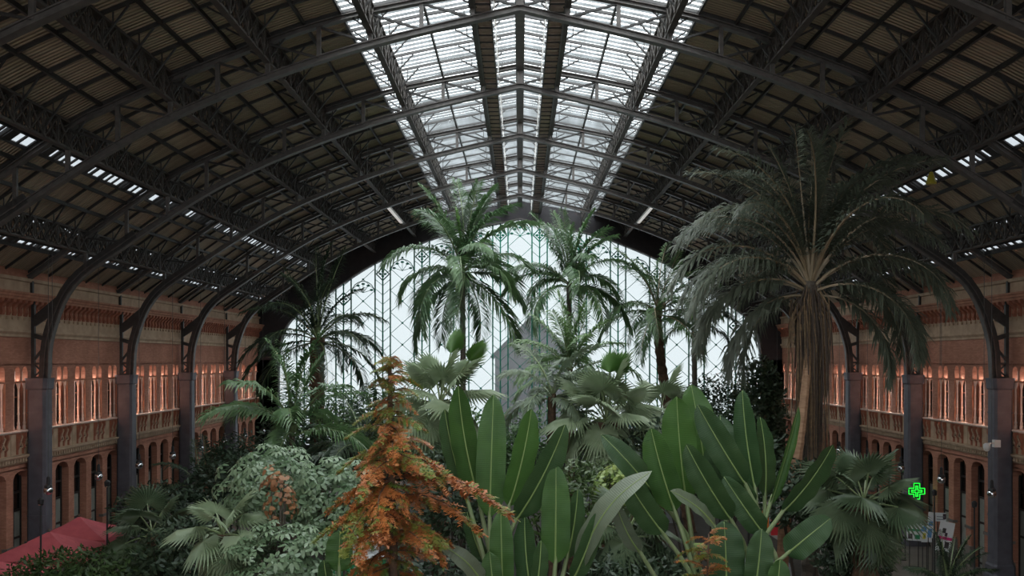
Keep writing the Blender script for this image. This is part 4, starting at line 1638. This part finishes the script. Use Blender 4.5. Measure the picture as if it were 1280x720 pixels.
# pendant lamps on long cables in two rows
g1 = MB()
g1.lathe([(.02, -.17), (.09, -.145), (.145, -.09), (.17, 0), (.145, .09), (.09, .145), (.03, .17)], 14)
globe = g1.mesh('globe', 'chrome', True)
g1 = MB()
g1.lathe([(.15, .12), (.13, .2), (.07, .24), (.06, .5), (.02, .54)], 10)
capm = g1.mesh('cap', 'lamp_cap')
for s, side in ((-1, 'left'), (1, 'right')):
    for i in range(8):
        y = 41.9 + 5 * i
        z = 5.1 if s < 0 else 4.95
        t = thing('pendant_lamp', 'x', 'lamp', (s * 21.3, y, z), 0, 'globe lamps hanging along the arcades')
        t['label'] = 'chrome globe lamp hanging before the %s arcade, %s in the row from the camera' % (side, 'first second third fourth fifth sixth seventh eighth'.split()[i])
        obj('globe', globe, t, scale=1.2)
        obj('cap', capm, t, scale=1.2)
        m = MB()
        m.tube([(0, 0, .5), (0, 0, roof(21.3) - z - .3)], .012, 4)
        m.build('cable', 'cable', t)

# slim lamp posts
for i, (px, py, Y, lab) in enumerate(((51, 622, 39, 'slim dark lamp post standing in front of the overlapping red parasols'), (134, 600, 42, 'slim dark lamp post beside the grey fan palm at the left'),
                                      (1168, 612, 47, 'slim dark post behind the leaning signboards'), (1218, 626, 44, 'slim dark lamp post near the right foreground column'))):
    p = at(px, py, Y)
    t = thing('lamp_post', lab, 'lamp post', (p.x, p.y, 0), 0, 'slim lamp posts')
    m = MB()
    m.lathe([(.12, 0), (.12, .1), (.05, .2), (.035, p.z - .3)], 8)
    m.build('post', 'lamp_cap', t)
    m = MB()
    m.lathe([(.05, p.z - .32), (.12, p.z - .26), (.13, p.z - .08), (.05, p.z)], 10)
    m.build('head', 'lamp_cap', t)
    m = MB()
    m.lathe([(.10, -.03), (.10, .03)], 10, (0, 0, p.z - .29))
    m.build('lens', 'chrome', t)

# thin cables hanging from the roof
for i, (px, py0, py1, Y, lab) in enumerate(((459, 62, 235, 48, 'thin cable hanging left of the glazed ridge'), (803, 150, 262, 62, 'thin cable hanging right of the glazed ridge'),
                                            (65, 330, 470, 43, 'thin cable hanging before the left wall cornice'), (1230, 330, 480, 43, 'thin cable hanging before the right wall cornice'),
                                            (1175, 340, 470, 48, 'thin cable hanging beside the drooping palm frond on the right'))):
    a, b = at(px, py0, Y), at(px, py1, Y)
    a.z = roof(a.x) - .02
    m = MB()
    m.tube([(0, 0, 0), (0.01, 0, (b.z - a.z) * .5), (0, 0, b.z - a.z)], .013, 4)
    o = m.build('hanging_cable', 'cable')
    o.location = a
    tag(o, lab, 'cable')

# pharmacy cross on the second right column
p = at(1146, 614, 54.0)
t = thing('pharmacy_cross', 'glowing green neon cross on the grey column at right', 'sign', p)
m = MB()


def cross(a, b):
    return [(-b, -a), (-b, -b), (-a, -b), (-a, b), (-b, b), (-b, a), (b, a), (b, b), (a, b), (a, -b), (b, -b), (b, -a)]


m.prism([(x, z) for x, z in cross(.5, .2)], .05, .12)
m.build('backing', 'sign_dark', t)
for a, b in ((.46, .17), (.30, .055)):
    m = MB()
    C = cross(a, b)
    for q, r_ in zip(C, C[1:] + C[:1]):
        m.tube([(q[0], 0, q[1]), (r_[0], 0, r_[1])], .022, 6)
    m.build('neon_tube', 'neon_green', t)
m = MB()
m.bar((0, .1, 0), (.15, .7, 0), .08, .08)
m.build('bracket', 'iron', t)

# security camera on the right foreground column
p = at(1240, 557, 44.6)
t = thing('security_camera', 'white dome security camera on an arm of the right foreground column', 'camera', p)
m = MB()
m.bar((.35, .3, .1), (-.15, 0, .1), .07, .07)
m.box(.2, .5, .15, .4, -.1, .25)
m.build('arm', 'white_metal', t)
m = MB()
m.lathe([(.05, -.28), (.13, -.22), (.16, -.1), (.16, .05), (.08, .12)], 10, (-.25, 0, 0))
m.build('dome', 'white_metal', t, True)

# yellow lamp under the right girder
p = at(1164, 224, 38.7)
t = thing('work_lamp', 'yellow work lamp hanging from the right lattice girder', 'lamp', p)
m = MB()
m.lathe([(.20, -.22), (.22, -.14), (.14, .1), (.07, .3)], 10)
m.build('shade', 'lamp_yellow', t)
m = MB()
m.tube([(0, 0, .3), (0, 0, roof(p.x) - p.z - 1.1)], .03, 5)
m.build('hanger', 'iron', t)

for s, side in ((-1, 'left'), (1, 'right')):
    z = roof(9.6) - 1.3
    t = thing('strip_light', 'white strip light under the %s lattice girder near the glazed wall' % side, 'lamp', (s * 9.6, 71, z))
    m = MB()
    m.box(-.16, .16, -4.2, 4.2, 0, .1)
    m.build('housing', 'white_metal', t)
    m = MB()
    m.box(-.1, .1, -4.1, 4.1, -.05, 0)
    m.build('tube', 'tube_white', t)

# leaning signboards by the right arcade
def board(label, px0, py0, px1, py1, Y, tilt, paint, lean=.08, name='signboard'):
    a, b = at(px0, py0, Y), at(px1, py1, Y)
    w, h = abs(b.x - a.x), abs(a.z - b.z)
    t = thing(name, label, 'sign', ((a.x + b.x) / 2, Y, 0), -.35, 'signboards by the right arcade')
    pan = obj('panel', None, t)
    m = MB()
    m.box(-w / 2, w / 2, 0, .04, -h / 2, h / 2)
    bo = m.build('board', 'sign_white', t)
    bo.location = (0, 0, (a.z + b.z) / 2)
    bo.rotation_euler = (lean, tilt, 0)
    COL.objects.unlink(pan)
    bpy.data.objects.remove(pan)
    for (u0, v0, u1, v1, mt) in paint:
        m = MB()
        m.box(-w / 2 + u0 * w, -w / 2 + u1 * w, -.006, 0, -h / 2 + v0 * h, -h / 2 + v1 * h)
        m.build('print', mt, bo)
    m = MB()
    for s_ in (-1, 1):
        m.bar((s_ * w * .3, .1, 0), (s_ * w * .3, .06, (a.z + b.z) / 2), .05, .05)
    m.box(-w * .4, w * .4, -.15, .3, 0, .06)
    m.build('stand', 'iron', t)


board('white banner with a pink band across dark portraits', 1173, 652, 1190, 690, 46.5, .16, [(0, .40, 1, .50, 'sign_pink'), (.25, .62, .48, .78, 'sign_dark'), (.45, .52, .62, .64, 'sign_dark'), (.15, .15, .35, .32, 'sign_dark'), (.55, .12, .85, .34, 'sign_dark')])
board('tall narrow blue and white sign beside the dark post', 1159, 640, 1167, 678, 47.5, .1, [(.2, .55, .8, .7, 'sign_blue'), (.2, .15, .8, .45, 'sign_blue')])
board('small poster with a yellow picture and a blue top', 1152, 657, 1160, 678, 48, 0, [(0, .65, 1, .95, 'sign_blue'), (.2, .2, .8, .55, 'sign_yellow'), (.35, .28, .6, .45, 'sign_dark')])
board('white and green poster half hidden by the palm leaves', 1134, 654, 1151, 676, 49, 0, [(0, .55, 1, .68, 'sign_green'), (.1, .1, .4, .4, 'sign_dark'), (.55, .1, .9, .35, 'sign_green')])
board('grey-white notice beside the banner with the pink band', 1170, 641, 1182, 652, 49.5, .0, [(.1, .2, .9, .3, 'counter_grey'), (.1, .5, .9, .6, 'counter_grey'), (.7, .3, 1, .9, 'sign_dark')])
board('small red sign behind the right fan palm', 1124, 640, 1133, 654, 51, .0, [(0, 0, 1, 1, 'sign_red')])

# market stall seen through the conifer
p = at(447, 700, 34)
t = thing('market_stall', 'stall with white posters and a green dotted cloth behind the conifer', 'stall', (p.x, p.y, .45))
zt = p.z - .45
m = MB()
m.box(-.9, .9, 0, .8, 0, zt + .05)
m.build('table', 'sign_white', t)
m = MB()
m.box(-.92, .92, -.03, .83, 0, zt)
cl = m.build('cloth', 'sign_green', t)
m = MB()
for i in range(9):
    for j in range(5):
        m.box(-.8 + i * .2 + (.1 if j % 2 else 0) - .03, -.8 + i * .2 + (.1 if j % 2 else 0) + .03, -.036, -.03, zt - .15 - j * .16, zt - .09 - j * .16)
tag(m.build('dots', 'sign_white', cl), kind='stuff')
for i, (x0, x1, z0, z1, mt) in enumerate(((-.55, 0, 0, 1.1, 'sign_white'), (.1, .75, .1, 1.5, 'sign_white'), (-.55, -.1, .9, 1.25, 'sign_red'), (-.5, 0, .5, .6, 'sign_blue'), (-.9, -.6, 0, .4, 'sign_blue'), (.3, .6, 1.6, 2.3, 'sign_white'))):
    m = MB()
    m.box(x0, x1, .3 - .03 * i, .33 - .03 * i, zt + .05 + z0, zt + .05 + z1)
    m.build('poster', mt, t)

# kiosk and lit shop displays under the right-hand palms
p = at(963, 650, 43)
t = thing('kiosk', 'small kiosk with white roof and orange sign below the date palm', 'kiosk', (p.x, p.y, .3))
m = MB()
m.box(-1.1, 1.1, -.1, 1.6, 3.8, 3.95)
m.prism([(-1.2, 3.95), (1.2, 3.95), (0, 4.5)], -.2, 1.7)
m.build('roof', 'sign_white', t)
m = MB()
m.box(-1, 1, 0, 1.5, 0, 1.2)
m.build('counter', 'counter_grey', t)
for x in (-1, 1):
    m = MB()
    m.box(x - .05, x + .05, 0, .1, 1.2, 3.8)
    m.build('post', 'iron', t)
m = MB()
m.box(-.55, -.1, -.12, -.06, 2.9, 3.75)
m.build('sign_panel', 'sign_orange', t)
m = MB()
m.box(.0, .9, -.12, -.06, 2.6, 3.6)
m.build('shutter', 'sign_red', t)

p = at(1056, 670, 50)
t = thing('shop_display', 'shop shelf with green and yellow panels below the right fan palm', 'shelf', (p.x, p.y, 0))
m = MB()
m.box(-.9, .9, .3, .4, 0, 3.0)
m.box(-.95, -.85, 0, .4, 0, 3)
m.box(.85, .95, 0, .4, 0, 3)
m.build('frame', 'sign_dark', t)
for i in range(4):
    for j, mt in enumerate(('sign_yellow', 'sign_green', 'sign_red')):
        m = MB()
        m.box(-.8 + i * .4, -.43 + i * .4, .2, .28, .9 + j * .55, 1.4 + j * .55)
        m.build('panel', mt, t)
m = MB()
m.box(-.9, .9, -.1, .3, .6, .7)
m.build('shelf', 'sign_white', t)

# stairs and railing at the back of the garden
p = at(792, 600, 60)
t = thing('stairway', 'grey stairway with blue-lit counter glimpsed behind the central fan palm', 'stairs', (p.x, p.y, 0))
for i in range(9):
    m = MB()
    m.box(-3, 3, i * .5, 5, 2.0 + i * .35 - .35 if i else 0, 2.0 + i * .35)
    m.build('step', 'counter_grey', t)
m = MB()
m.box(-3.2, 3.2, 4.6, 5.4, 5.2, 6.2)
m.build('counter', 'sign_dark', t)
m = MB()
m.box(-2, 2.5, 4.5, 4.6, 6.3, 6.7)
m.build('sign_panel', 'sign_blue', t)
for x in (-3, -1, 1, 3):
    m = MB()
    m.bar((x, 0, 2), (x, 0, 3.1), .05, .05)
    m.build('baluster', 'iron', t)
m = MB()
m.bar((-3, 0, 3.1), (3, 0, 3.1), .06, .06)
m.build('handrail', 'iron', t)

# gabled building outside the glazed wall
t = thing('gabled_building', 'dark gabled building seen through the glazed end wall', 'building', (1.6, 108, 0))
m = MB()
m.prism([(-4.5, 0), (4.5, 0), (4.5, 11.6), (0, 16.0), (-4.5, 11.6)], 0, 10)
m.build('body', 'facade_grey', t)
m = MB()
m.bar((-4.9, -.15, 11.2), (0, -.15, 16.1), .5, .3, up=(0, 1, 0))
m.bar((4.9, -.15, 11.2), (0, -.15, 16.1), .5, .3, up=(0, 1, 0))
m.build('gable_trim', 'iron', t)
m = MB()
m.lathe([(.9, -.05), (1.1, 0), (.9, .05)], 14)
o = m.build('round_window', 'sign_dark', t)
o.location = (0, -.1, 12.2)
o.rotation_euler = (math.pi / 2, 0, 0)
